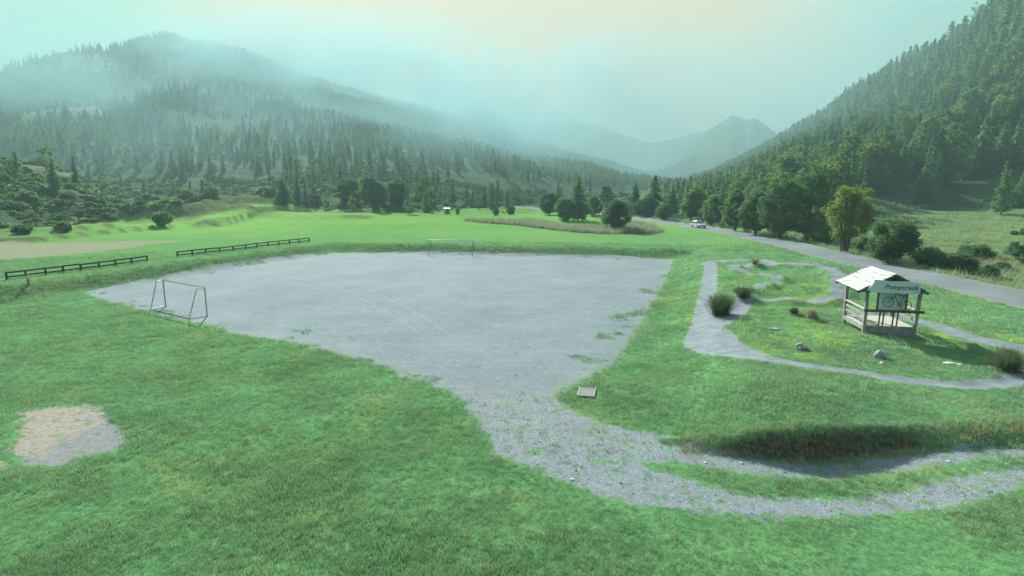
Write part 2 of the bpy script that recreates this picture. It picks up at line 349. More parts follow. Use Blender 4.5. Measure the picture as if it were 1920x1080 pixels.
def ground_material():
    m, t = mat("turf_and_gravel")
    pos = t.pos()
    sep = t.n('ShaderNodeSeparateXYZ'); t.l(pos, sep.inputs[0])
    dist = t.n('ShaderNodeVectorMath', operation='LENGTH'); t.l(pos, dist.inputs[0]); dist = dist.outputs['Value']
    # --- grass
    nL = t.noise(0.07, 4, 0.6); nM = t.noise(0.6, 4, 0.6); nS = t.noise(5.0, 5, 0.7); nF = t.noise(28, 3, 0.7)
    g = t.mix(t.ramp(nM, 0.3, 0.7), (0.075, 0.180, 0.080), (0.135, 0.30, 0.120))
    g = t.mix(t.ramp(nL, 0.35, 0.65, 0, 0.6), g, (0.14, 0.28, 0.095))
    g = t.mix(t.ramp(nS, 0.35, 0.7, 0, 0.55), g, (0.045, 0.11, 0.045))
    g = t.mix(t.ramp(nF, 0.5, 0.8, 0, 0.3), g, (0.16, 0.30, 0.08))
    g = t.mix(t.ramp(t.noise(0.22, 6, 0.75, off=(31, 9, 0)), 0.50, 0.66, 0, 0.6), g, (0.20, 0.22, 0.085))
    # bright far meadow
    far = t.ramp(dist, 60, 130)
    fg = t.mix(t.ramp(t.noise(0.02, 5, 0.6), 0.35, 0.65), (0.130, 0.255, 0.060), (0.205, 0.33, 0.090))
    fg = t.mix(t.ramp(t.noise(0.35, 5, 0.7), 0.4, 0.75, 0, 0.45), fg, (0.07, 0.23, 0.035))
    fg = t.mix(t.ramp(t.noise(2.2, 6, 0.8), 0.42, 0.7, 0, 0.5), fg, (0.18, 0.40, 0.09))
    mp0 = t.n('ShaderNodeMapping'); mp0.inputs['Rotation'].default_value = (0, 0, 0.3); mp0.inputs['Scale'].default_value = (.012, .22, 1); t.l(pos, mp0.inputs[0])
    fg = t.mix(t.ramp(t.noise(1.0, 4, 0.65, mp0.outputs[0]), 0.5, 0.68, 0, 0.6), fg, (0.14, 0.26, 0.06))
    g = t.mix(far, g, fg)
    # yellowed sward around the pump track
    g = t.mix(t.math('MULTIPLY', t.attr('dry'), t.ramp(nM, 0.42, 0.62, 0, 0.8)), g, (0.22, 0.30, 0.05))
    # rough pasture; also darkens the terrace risers, their shade painted in
    rough = t.mix(t.ramp(t.noise(0.25, 6, 0.7), 0.3, 0.7), (0.070, 0.105, 0.040), (0.18, 0.19, 0.085))
    rough = t.mix(t.ramp(t.noise(1.2, 5, 0.7), 0.58, 0.7, 0, 0.7), rough, (0.32, 0.32, 0.22))
    g = t.mix(t.attr('rough'), g, rough)
    # clumpy tussocks
    g = t.mix(t.math('MULTIPLY', t.attr('rough'), t.ramp(t.noise(0.9, 6, 0.8, off=(7, 7, 7)), 0.48, 0.62, 0, 0.8)), g, (0.045, 0.075, 0.030))
    # soil on steep faces of the near banks
    soil = t.mix(t.ramp(t.noise(7, 6, 0.8), 0.35, 0.65), (0.035, 0.032, 0.022), (0.13, 0.115, 0.075))
    g = t.mix(t.math('MULTIPLY', t.attr('steep'), t.ramp(nM, 0.2, 0.5, 0.6, 1.0)), g, soil)
    # ploughed field
    w = t.n('ShaderNodeTexWave', wave_type='BANDS', bands_direction='Y'); w.inputs['Scale'].default_value = 0.55; w.inputs['Distortion'].default_value = 1.5
    t.l(pos, w.inputs[0])
    fl = t.mix(t.ramp(w.outputs['Fac'], 0.2, 0.8), (0.19, 0.20, 0.12), (0.29, 0.27, 0.18))
    fl = t.mix(t.ramp(nM, 0.5, 0.75, 0, 0.5), fl, (0.16, 0.26, 0.06))
    e = t.math('ADD', t.attr('field'), t.ramp(t.noise(0.3, 4, 0.7), 0, 1, -2.0, 2.0, False))
    g = t.mix(t.ramp(e, -0.6, 0.6, 1, 0), g, fl)
    # bare dirt patch
    dn = t.math('ADD', t.attr('dirt'), t.math('ADD', t.ramp(t.noise(1.8, 5, 0.75), 0, 1, -1.1, 1.1, False), t.ramp(t.noise(9, 4, 0.7), 0, 1, -.6, .6, False)))
    dc = t.mix(t.ramp(t.math('ADD', sep.outputs[0], t.ramp(t.noise(1.2, 5, 0.7, off=(4, 2, 0)), 0, 1, -2.5, 2.5, False)), P(125, 815)[0] - .5, P(150, 815)[0] + .5), (0.40, 0.33, 0.27), (0.29, 0.255, 0.28))
    dc = t.mix(t.ramp(nF, 0.4, 0.75), dc, (0.13, 0.12, 0.10))
    g = t.mix(t.math('MULTIPLY', t.ramp(dn, -0.1, 0.12, 1, 0), t.ramp(t.noise(3.0, 6, 0.8, off=(1, 5, 0)), 0.40, 0.5, 0.25, 1)), g, dc)
    # --- gravel
    st = t.n('ShaderNodeTexVoronoi', feature='F1'); st.inputs['Scale'].default_value = 26; t.l(pos, st.inputs['Vector'])
    stc = t.n('ShaderNodeSeparateColor'); t.l(st.outputs['Color'], stc.inputs[0])
    gv = t.mix(stc.outputs[0], (0.16, 0.178, 0.19), (0.25, 0.275, 0.29))
    gv = t.mix(t.ramp(nS, 0.35, 0.7, 0, 0.5), gv, (0.16, 0.17, 0.16))
    gv = t.mix(t.ramp(stc.outputs[1], 0.975, 0.985, 0, 0.7), gv, (0.48, 0.48, 0.45))
    gv = t.mix(t.ramp(t.noise(0.9, 5, 0.7, off=(6, 1, 3)), 0.5, 0.7, 0, 0.5), gv, (0.16, 0.15, 0.115))
    sand = t.mix(t.ramp(t.noise(0.22, 6, 0.65), 0.3, 0.7), (0.148, 0.185, 0.200), (0.228, 0.265, 0.275))
    sand = t.mix(t.ramp(nS, 0.3, 0.75, 0, 0.45), sand, (0.145, 0.165, 0.16))
    sand = t.mix(t.ramp(nF, 0.45, 0.8, 0, 0.4), sand, (0.32, 0.335, 0.32))
    sand = t.mix(t.ramp(t.noise(2.2, 8, 0.85, off=(2, 2, 9)), 0.35, 0.65, 0.5, 0), sand, (0.115, 0.13, 0.13))
    sand = t.mix(t.ramp(t.noise(0.09, 5, 0.7, off=(5, 5, 5)), 0.38, 0.65, 0, 0.22), sand, (0.25, 0.285, 0.29))
    sand = t.mix(t.ramp(t.noise(9, 7, 0.9, off=(1, 2, 9)), 0.50, 0.64, 0, 0.65), sand, (0.10, 0.12, 0.115))
    sand = t.mix(t.ramp(t.noise(4, 7, 0.9, off=(8, 2, 9)), 0.52, 0.66, 0, 0.5), sand, (0.37, 0.39, 0.38))
    sand = t.mix(t.ramp(t.math('ADD', t.math('ABSOLUTE', t.attr('chalk')), t.ramp(t.noise(2.5, 5, .8), 0, 1, -.3, .3, False)), 0.0, 0.12, 0.16, 0), sand, (0.46, 0.47, 0.44))
    # faint green film and scuffs on the pitch
    sand = t.mix(t.ramp(t.noise(0.5, 6, 0.75, off=(9, 3, 0)), 0.52, 0.7, 0, 0.35), sand, (0.13, 0.19, 0.12))
    # drag marks of levelling the pitch
    mp1 = t.n('ShaderNodeMapping'); mp1.inputs['Rotation'].default_value = (0, 0, 0.6); mp1.inputs['Scale'].default_value = (0.12, 1.6, 1); t.l(pos, mp1.inputs[0])
    sand = t.mix(t.ramp(t.noise(1.0, 3, 0.6, mp1.outputs[0]), 0.5, 0.7, 0, 0.08), sand, (0.40, 0.41, 0.38))
    ew = t.noise(1.1, 6, 0.75); es = t.noise(6, 5, 0.8)
    wob = t.math('ADD', t.ramp(ew, 0, 1, -1.5, 1.5, False), t.ramp(es, 0, 1, -0.8, 0.8, False))
    sp = t.math('ADD', t.attr('pitch'), t.math('MULTIPLY', wob, t.attr('wear')))
    sl_ = t.math('ADD', t.math('MAXIMUM', t.attr('lane'), t.math('MULTIPLY', t.attr('mid'), -1.0)), t.math('MULTIPLY', wob, 0.55))
    speck = t.math('ADD', t.attr('lane'), t.ramp(t.noise(2.3, 6, 0.8, off=(3, 8, 1)), 0.40, 0.62, 1.4, -0.4))
    sl_ = t.math('MAXIMUM', sl_, t.math('MULTIPLY', t.math('SUBTRACT', t.ramp(t.noise(2.3, 6, 0.8, off=(3, 8, 1)), 0, 1, 0, 1, False), 0.572), 4.5))
    spu = t.math('ADD', t.attr('pump'), t.math('MULTIPLY', wob, 0.16))
    fp = t.ramp(sp, -0.12, 0.12, 1, 0); flane = t.ramp(sl_, -0.1, 0.1, 1, 0); fpu = t.ramp(spu, -0.07, 0.07, 1, 0)
    pump = t.mix(t.ramp(t.noise(1.2, 5, 0.6), 0.3, 0.7), (0.145, 0.16, 0.168), (0.225, 0.25, 0.26))
    pump = t.mix(t.ramp(nF, 0.4, 0.8, 0, 0.6), pump, (0.20, 0.21, 0.20))
    col = t.mix(fp, g, sand); col = t.mix(flane, col, gv); col = t.mix(fpu, col, pump)
    # brown worn rim between grass and gravel
    rim = t.math('MULTIPLY', t.ramp(t.math('ABSOLUTE', sp), 0.1, 0.7, 0.5, 0), t.ramp(ew, 0.45, 0.6))
    col = t.mix(rim, col, (0.26, 0.24, 0.16))
    # --- asphalt road
    ra = t.mix(t.ramp(t.noise(0.35, 5, 0.6), 0.3, 0.7), (0.150, 0.160, 0.160), (0.205, 0.215, 0.21))
    ra = t.mix(t.ramp(t.noise(3, 5, 0.7), 0.5, 0.8, 0, 0.4), ra, (0.11, 0.12, 0.12))
    er = t.math('ADD', t.attr('road'), t.ramp(t.noise(1.3, 4, 0.7), 0, 1, -0.25, 0.25, False))
    froad = t.ramp(er, -0.04, 0.04, 1, 0)
    col = t.mix(t.ramp(er, 0.0, 0.5, 0.8, 0), col, (0.28, 0.27, 0.19)); col = t.mix(froad, col, ra)
    hard = t.math('MAXIMUM', t.math('MAXIMUM', fp, flane), t.math('MAXIMUM', fpu, froad))
    b1 = t.bump(t.math('ADD', t.math('MULTIPLY', nF, 0.4), nS), 0.7, 0.07)
    b2 = t.bump(t.math('ADD', t.math('MULTIPLY', st.outputs['Distance'], -0.6), nF), 0.5, 0.03)
    nm = t.n('ShaderNodeMix', data_type='VECTOR'); t.l(hard, nm.inputs[0]); t.l(b1, nm.inputs[4]); t.l(b2, nm.inputs[5])
    t.out(t.pbr(col, 0.95, nm.outputs[1], 0, t.ramp(hard, 0, 1, 0.0, 0.10))); return m
def mountain_material():
    m, t = mat("alpine_slope")
    geo = t.n('ShaderNodeNewGeometry'); sp_ = t.n('ShaderNodeSeparateXYZ'); t.l(geo.outputs['True Normal'], sp_.inputs[0])
    c = t.mix(t.ramp(t.noise(0.02, 6, 0.65), 0.35, 0.65), (0.035, 0.080, 0.030), (0.075, 0.125, 0.050))
    c = t.mix(t.ramp(t.noise(0.12, 6, 0.75), 0.45, 0.7, 0, 0.75), c, (0.03, 0.06, 0.022))
    c = t.mix(t.ramp(t.noise(0.05, 7, 0.75, off=(50, 0, 0)), 0.60, 0.70, 0, 0.5), c, (0.22, 0.22, 0.14))
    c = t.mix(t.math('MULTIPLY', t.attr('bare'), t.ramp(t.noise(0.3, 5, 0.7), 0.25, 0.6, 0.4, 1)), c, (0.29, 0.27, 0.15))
    c = t.mix(t.ramp(sp_.outputs[2], 0.55, 0.8, 0.75, 0), c, (0.26, 0.26, 0.23))
    t.out(t.pbr(c, 0.95, t.bump(t.noise(0.25, 7, 0.75), 1.0, 2.0), 0, 0.05)); return m
M = dict(
    ground=ground_material(), mountain=mountain_material(),
    grass=leaf_mat("grass_blade", (0.095, 0.205, 0.085), (0.27, 0.43, 0.18), 0.35, scale=0.35, gloss=0.10),
    drygrass=leaf_mat("dry_stalk", (0.30, 0.25, 0.13), (0.50, 0.44, 0.27), 0.35, scale=2),
    reed=leaf_mat("reed_leaf", (0.20, 0.20, 0.13), (0.42, 0.38, 0.30), 0.35, scale=0.8),
    larch=leaf_mat("larch_needle", (0.045, 0.125, 0.042), (0.12, 0.25, 0.075), 0.40, scale=0.05),
    spruce=leaf_mat("spruce_needle", (0.028, 0.080, 0.045), (0.060, 0.15, 0.075), 0.30, scale=0.05),
    leaf=leaf_mat("broad_leaf", (0.040, 0.110, 0.038), (0.10, 0.22, 0.065), 0.45, scale=0.4),
    leaf_dark=leaf_mat("dark_leaf", (0.035, 0.085, 0.042), (0.085, 0.165, 0.075), 0.35, scale=0.6),
    leaf_gold=leaf_mat("turning_leaf", (0.075, 0.11, 0.025), (0.18, 0.20, 0.045), 0.50, scale=0.6),
    broom=leaf_mat("broom_twig", (0.035, 0.055, 0.022), (0.11, 0.13, 0.06), 0.25, scale=1.5),
    twig=leaf_mat("grey_twig", (0.09, 0.10, 0.06), (0.20, 0.20, 0.13), 0.25, scale=1.5),
    bark=simple("bark", (0.10, 0.085, 0.065), 0.9, bump=0.01, stretch=(1, 1, .2)),
    wood=simple("weathered_wood", (0.27, 0.26, 0.23), 0.8, var=0.35, scale=6, bump=0.004, stretch=(3, 3, .5)),
    wooddark=simple("brown_wood", (0.085, 0.070, 0.052), 0.8, var=0.35, scale=6, bump=0.004),
    leaf_mix=leaf_mat('mixed_leaf', (0.045, 0.10, 0.025), (0.14, 0.20, 0.05), 0.45, scale=0.1),
    fence=simple("tarred_wood", (0.045, 0.045, 0.035), 0.85, var=0.35, scale=6),
    deck=simple("bleached_plank", (0.46, 0.43, 0.36), 0.7, var=0.22, scale=5, bump=0.003, stretch=(.6, 6, 1)),
    shingle=simple("silver_shingle", (0.56, 0.55, 0.51), 0.5, var=0.22, scale=4, bump=0.006, stretch=(8, 1, 1), spec=0.5),
    panel=simple("pale_panel", (0.60, 0.68, 0.70), 0.5, var=0.06, scale=3),
    sign=simple("pale_sign", (0.52, 0.62, 0.66), 0.5, var=0.06, scale=3),
    black=simple("black_paint", (0.022, 0.024, 0.024), 0.5, var=0.1),
    ink=simple("sign_ink", (0.05, 0.055, 0.055), 0.6, var=0.1),
    steel=simple("galvanised_tube", (0.36, 0.38, 0.38), 0.45, metal=0.6, var=0.15),
    tube=simple("dark_tube", (0.16, 0.18, 0.175), 0.5, metal=0.4, var=0.15),
    grate=simple("pale_grating", (0.27, 0.27, 0.26), 0.5, metal=0.2, var=0.15),
    pebble=simple('pebble_stone', (0.20, 0.205, 0.21), 0.9, var=0.4, scale=5),
    rock=simple("grey_rock", (0.30, 0.30, 0.28), 0.9, var=0.4, scale=5, bump=0.03),
    rockpale=simple("pale_rock", (0.62, 0.61, 0.56), 0.9, var=0.2, scale=6, bump=0.01),
    white=simple("white_paint", (0.50, 0.53, 0.54), 0.3, var=0.03, spec=0.5),
    glass=simple("window_glass", (0.03, 0.04, 0.045), 0.08, var=0.05, spec=0.8),
    rubber=simple("rubber", (0.02, 0.02, 0.02), 0.8, var=0.1),
    red=simple("orange_paint", (0.60, 0.10, 0.04), 0.5, var=0.1),
    lamp=simple("lamp_glass", (0.75, 0.75, 0.72), 0.1, var=0.03, spec=0.8),
    tin=simple("tin_roof", (0.30, 0.30, 0.29), 0.5, metal=0.2, var=0.15),
)

# ------------------------------------------------------------------ object helpers
def tag(o, label=None, cat=None, group=None, kind=None):
    for k, v in (('label', label), ('category', cat), ('group', group), ('kind', kind)):
        if v: o[k] = v
    return o
def link(o, parent=None):
    C.objects.link(o)
    if parent is not None: o.parent = parent
    return o
def empty(name, loc, rz=0, label=None, cat=None, group=None):
    o = bpy.data.objects.new(name, None); o.empty_display_size = 0.3; C.objects.link(o); o.location = loc; o.rotation_euler = (0, 0, rz)
    return tag(o, label, cat, group)
def np_mesh(name, V, faces, mats, smooth=False, midx=None):
    me = bpy.data.meshes.new(name); V = np.asarray(V, np.float32); faces = np.asarray(faces, np.int32)
    me.vertices.add(len(V)); me.vertices.foreach_set('co', V.ravel())
    n = faces.shape[1]; me.loops.add(faces.size); me.loops.foreach_set('vertex_index', faces.ravel())
    me.polygons.add(len(faces)); me.polygons.foreach_set('loop_start', np.arange(0, faces.size, n, dtype=np.int32))
    if smooth: me.polygons.foreach_set('use_smooth', np.ones(len(faces), bool))
    for m in (mats if isinstance(mats, (list, tuple)) else [mats]): me.materials.append(m)
    if midx is not None: me.polygons.foreach_set('material_index', np.asarray(midx, np.int32))
    me.update(calc_edges=True); return me
class MB:
    def __init__(s): s.bm = bmesh.new()
    def box(s, c, size, rot=None, taper=None):
        mtx = Matrix.Translation(c) @ (rot.to_4x4() if rot is not None else Matrix.Identity(4)) @ Matrix.Diagonal((*size, 1))
        bmesh.ops.create_cube(s.bm, size=1, matrix=mtx); return s
    def bar(s, a, b, w, h=None, roll=0):
        a, b = Vector(a), Vector(b); d = b - a; h = h or w
        q = d.to_track_quat('Z', 'Y'); mtx = Matrix.Translation((a + b) / 2) @ q.to_matrix().to_4x4() @ Matrix.Rotation(roll, 4, 'Z') @ Matrix.Diagonal((w, h, d.length, 1))
        bmesh.ops.create_cube(s.bm, size=1, matrix=mtx); return s
    def tube(s, a, b, r, r2=None, seg=8):
        a, b = Vector(a), Vector(b); d = b - a; q = d.to_track_quat('Z', 'Y')
        bmesh.ops.create_cone(s.bm, cap_ends=True, segments=seg, radius1=r, radius2=r if r2 is None else r2, depth=d.length, matrix=Matrix.Translation((a + b) / 2) @ q.to_matrix().to_4x4()); return s
    def path(s, pts, r, seg=8):
        for a, b in zip(pts[:-1], pts[1:]): s.tube(a, b, r, seg=seg)
        for p in pts[1:-1]: bmesh.ops.create_uvsphere(s.bm, u_segments=seg, v_segments=5, radius=r, matrix=Matrix.Translation(p))
        return s
    def ring(s, c, axis, R_, r, seg=32, ts=6):
        q = Vector(axis).to_track_quat('Z', 'Y').to_matrix(); vs = []
        for i in range(seg):
            a = 2 * math.pi * i / seg; row = []
            for j in range(ts):
                b = 2 * math.pi * j / ts; p = Vector(((R_ + r * math.cos(b)) * math.cos(a), (R_ + r * math.cos(b)) * math.sin(a), r * math.sin(b)))
                row.append(s.bm.verts.new(Vector(c) + q @ p))
            vs.append(row)
        for i in range(seg):
            for j in range(ts): s.bm.faces.new((vs[i][j], vs[(i + 1) % seg][j], vs[(i + 1) % seg][(j + 1) % ts], vs[i][(j + 1) % ts]))
        return s
    def prism(s, poly, y0, y1):          # polygon in x,z extruded along y
        a = [s.bm.verts.new((p[0], y0, p[1])) for p in poly]; b = [s.bm.verts.new((p[0], y1, p[1])) for p in poly]; n = len(poly)
        s.bm.faces.new(a); s.bm.faces.new(b[::-1])
        for i in range(n): s.bm.faces.new((a[i], b[i], b[(i + 1) % n], a[(i + 1) % n]))
        return s
    def build(s, name, m, parent=None, bevel=0.0, smooth=False):
        bmesh.ops.recalc_face_normals(s.bm, faces=s.bm.faces)
        if bevel: bmesh.ops.bevel(s.bm, geom=list(s.bm.edges), offset=bevel, segments=1, affect='EDGES', clamp_overlap=True)
        me = bpy.data.meshes.new(name); s.bm.to_mesh(me); s.bm.free(); me.materials.append(m)
        if smooth:
            for p in me.polygons: p.use_smooth = True
        o = bpy.data.objects.new(name, me); return link(o, parent)
def copy_tree(o, parent=None):
    c = o.copy(); C.objects.link(c)
    if parent is not None: c.parent = parent
    for ch in list(o.children): copy_tree(ch, c)
    return c

# ------------------------------------------------------------------ ground sheet
def build_ground():
    af = np.radians(np.arange(-49, 49.01, 0.115)); ab = np.radians(np.arange(50, 310.1, 2.0))
    A = np.concatenate([af, ab])
    dep = np.radians(np.arange(62, 3.3, -0.115)); r1 = ZC / np.tan(dep); r2 = np.geomspace(r1[-1] * 1.004, 4200, 310)
    r0 = np.array([0.5, 1.5, 3.0]); RR = np.concatenate([r0, r1, r2])
    AA, RG = np.meshgrid(A, RR); X = (RG * np.sin(AA)).ravel(); Y = (RG * np.cos(AA)).ravel()
    mk = masks(X, Y); Z, lay = H(X, Y, mk)
    nA, nR = len(A), len(RR)
    Zg = Z.reshape(nR, nA)
    r = RG.ravel()
    # slope for soil on banks
    e = 0.12
    sel = r < 130
    steep = np.zeros(len(X))
    zx = H(X[sel] + e, Y[sel])[0]; zy = H(X[sel], Y[sel] + e)[0]
    sl_ = np.hypot(zx - Z[sel], zy - Z[sel]) / e
    steep[sel] = sstep(sl_, 0.75, 1.4) * (Y[sel] < 30) + 0.5 * sstep(sl_, 0.25, 0.5) * (Y[sel] >= 30) * (X[sel] < 22)
    steep *= (mk['inner'] > 1.5)
    rx = np.interp(Y, ROAD_L[:, 1], ROAD_L[:, 0]); ee = X - rx
    rough = np.maximum(sstep(ee, 3.5, 9) * (0.75 + 0.25 * fbm(X, Y, 15, 3, 3)), 0.0)
    k = (r + 14 * fbm(X, Y, 80, 2, 41)) / 11.0; fr = k - np.floor(k)
    rl = np.interp(AA.ravel(), [az(p) for p in (-50, 0, 150, 330, 430, 560, 640, 860, 1000, 1150)], [122, 127, 144, 152, 176, 196, 168, 178, 215, 240])
    tq = sstep(r - rl + 6 * fbm(X, Y, 14, 3, 7), -3, 5) * (X < 20) * (AA.ravel() < 2)
    rough = np.maximum(rough, tq * np.clip(0.35 + 0.9 * fbm(X, Y, 40, 4, 77) + 0.8 * ((fr > 0.72) & (fr < 0.98)), 0, 1))
    rough = np.maximum(rough, sstep(mounds(X, Y) + .5 * fbm(X, Y, 8, 3, 5), .7, 1.4)); rough = np.maximum(rough, .9 * risers(X, Y)[1])  # mounds are rough pasture; riser faces get it as painted shade
    dry = sstep(X, 9, 13) * (1 - sstep(X, 24, 28)) * sstep(Y, 22, 26) * (1 - sstep(Y, 44, 52))
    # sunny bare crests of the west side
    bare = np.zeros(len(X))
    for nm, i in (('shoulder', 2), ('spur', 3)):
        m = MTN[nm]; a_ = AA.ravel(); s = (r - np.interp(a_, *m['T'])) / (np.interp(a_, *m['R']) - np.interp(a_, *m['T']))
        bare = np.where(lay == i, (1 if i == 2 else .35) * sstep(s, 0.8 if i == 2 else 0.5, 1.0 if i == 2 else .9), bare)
    idx = np.arange(nA * nR).reshape(nR, nA); nxt = np.roll(idx, -1, axis=1)
    f = np.stack([idx[:-1].ravel(), nxt[:-1].ravel(), nxt[1:].ravel(), idx[1:].ravel()], 1)[:, ::-1]
    wear = np.full(len(X), 0.18) + 0.85 * (1 - sstep(Y, 27, 38)) * sstep(X, -22, -8) + 0.45 * (1 - sstep(Y, 40, 50))
    chalk = np.full(len(X), 9.0); mm = r < 100
    for ln in ([(430, 499), (560, 480), (625, 475.5)], [(560, 505), (600, 522), (700, 570), (790, 625)], [(625, 520), (700, 545), (790, 590), (860, 640)], [(610, 500), (700, 497), (760, 505), (790, 520), (760, 537), (690, 543)], [(1060, 560), (1150, 530), (1200, 505)]):
        q_ = smooth_line(PP(ln), 2); chalk[mm] = np.minimum(chalk[mm], sd_line(X[mm], Y[mm], q_, np.zeros(len(q_)))[0])
    at = dict(pitch=mk['pitch'], lane=mk['lane'], mid=mk['mid'], pump=mk['pump'], road=mk['road'], dirt=mk['dirt'], chalk=chalk, field=mk['field'], steep=steep, rough=rough, dry=dry, bare=bare, wear=wear)
    fm_ = {k: v[f].mean(1) for k, v in at.items() if k in ('pitch', 'lane', 'pump', 'road', 'field', 'dirt')}
    L = lay[f].max(1)
    cls = np.zeros(len(f), int)
    cls[L > 0] = L[L > 0] + 10
    g = L == 0
    cls[g & (fm_['field'] < 0)] = 5; cls[g & (fm_['dirt'] < 0)] = 6
    cls[g & (fm_['pitch'] < 0)] = 1; cls[g & (fm_['lane'] < 0) & (fm_['pitch'] > 0)] = 2; cls[g & (fm_['pump'] < 0)] = 3; cls[(fm_['road'] < 0) & g] = 4
    V = np.stack([X, Y, Z], 1)
    names = {0: ('ground', 'green meadow and lawn on the valley floor'), 1: ('gravel_pitch', 'grey gravel football pitch between grass banks'),
             2: ('gravel_track', 'pale gravel track with grassy middle curving below the bank'), 3: ('pump_track', 'looping narrow gravel pump track path beside the wooden shelter'),
             4: ('road', 'narrow grey asphalt road running up the valley'), 5: ('ploughed_field', 'bare brown field behind the wooden rail fence'),
             6: ('bare_patch', 'bare brown patch of worn earth in the near lawn'),
             11: ('mountain', 'misty forested mountain on the west side'), 12: ('hillside', 'pale grassy shoulder below the misty mountain'), 13: ('hill', 'grassy spur at the left foot of the mountain'),
             14: ('mountain', 'steep forested slope on the right'), 15: ('mountain', 'blue far peak at the head of the valley'), 16: ('mountain', 'palest distant range at the head of the valley')}
    for c, (nm, lb) in names.items():
        ff = f[cls == c]
        if not len(ff): continue
        u, inv = np.unique(ff, return_inverse=True)
        me = np_mesh(nm, V[u], inv.reshape(ff.shape), M['mountain'] if c > 10 else M['ground'], smooth=True)
        for k_, v_ in at.items():
            q = me.attributes.new(k_, 'FLOAT', 'POINT'); q.data.foreach_set('value', v_[u].astype(np.float32))
        o = bpy.data.objects.new(nm, me); link(o); tag(o, lb, kind='structure')
build_ground()

# ------------------------------------------------------------------ foliage meshes
def quads(cent, size, rs, flat=0.0, aspect=1.0):
    n = len(cent); a = rs.normal(size=(n, 3)); a[:, 2] *= (1 - flat); a /= np.linalg.norm(a, axis=1)[:, None] + 1e-9
    b = rs.normal(size=(n, 3)); b[:, 2] *= (1 - flat); b -= (a * b).sum(1)[:, None] * a; b /= np.linalg.norm(b, axis=1)[:, None] + 1e-9
    s = (np.asarray(size) * rs.uniform(0.6, 1.3, n))[:, None]; a = a * s * aspect; b = b * s
    V = np.stack([cent - a, cent - b * 0.55, cent + a, cent + b * 0.55], 1).reshape(-1, 3)
    return V, np.arange(4 * n).reshape(n, 4)
def cone_mesh(pts, rad, seg=6):
    V = []; Fc = []
    for i, (p, r_) in enumerate(zip(pts, rad)):
        for j in range(seg):
            t = 2 * math.pi * j / seg; V.append((p[0] + r_ * math.cos(t), p[1] + r_ * math.sin(t), p[2]))
        if i:
            for j in range(seg):
                a = (i - 1) * seg; Fc.append((a + j, a + (j + 1) % seg, a + seg + (j + 1) % seg, a + seg + j))
    return np.array(V), np.array(Fc)
def stems(segs, seg=4):                  # list of (p0,p1,r0,r1)
    V = []; Fc = []; n = 0
    for p0, p1, ra, rb in segs:
        p0, p1 = np.array(p0, float), np.array(p1, float); d = p1 - p0; d /= np.linalg.norm(d) + 1e-9
        u = np.cross(d, (0.3, 0.9, 0.1)); u /= np.linalg.norm(u) + 1e-9; v = np.cross(d, u)
        for p, r_ in ((p0, ra), (p1, rb)):
            for j in range(seg):
                t = 2 * math.pi * j / seg; V.append(p + r_ * (math.cos(t) * u + math.sin(t) * v))
        for j in range(seg): Fc.append((n + j, n + (j + 1) % seg, n + seg + (j + 1) % seg, n + seg + j))
        n += 2 * seg
    return np.array(V), np.array(Fc)
def conifer(seed, h=14, rad=2.6, nlev=30, leaf=0.34, base=0.08, dens=1.0, droop=0.25):
    rs = np.random.default_rng(seed); cen = []; br = []
    for i in range(nlev):
        t = base + (0.99 - base) * (i + rs.uniform(-.3, .3)) / nlev; z = h * t
        shape = min(1.0, (1 - t) ** 0.85 * 1.15) * min(1, 0.5 + (t - base) * 3.5)
        nb = int(5 + 5 * (1 - t))
        for j in range(nb):
            a = rs.uniform(0, 2 * math.pi); L = rad * shape * rs.uniform(0.6, 1.15); 
            k = max(2, int(L / leaf * 1.5 * dens)); q = np.linspace(0.15, 1, k)
            x = np.cos(a) * L * q; y = np.sin(a) * L * q; zz = z - droop * L * q ** 1.6 + 0.12 * L
            c = np.stack([x, y, zz], 1); c = np.repeat(c, 2, 0) + rs.normal(scale=0.16 * leaf / 0.34 * (0.6 + L / rad), size=(2 * k, 3)); cen.append(c)
            if j % 2 == 0: br.append(((0, 0, z), (math.cos(a) * L * .8, math.sin(a) * L * .8, z - droop * L * .6 + 0.1 * L), 0.045, 0.012))
    cen = np.concatenate(cen); V, Fc = quads(cen, leaf, rs, 0.35)
    tr = cone_mesh([(0, 0, -1.0), (0, 0, h * 0.3), (0, 0, h * 0.98)], [h * 0.016, h * 0.011, 0.01])
    sv_, sf = stems(br, 3)
    return (V, Fc), (np.concatenate([tr[0], sv_]), np.concatenate([tr[1], sf + len(tr[0])]))
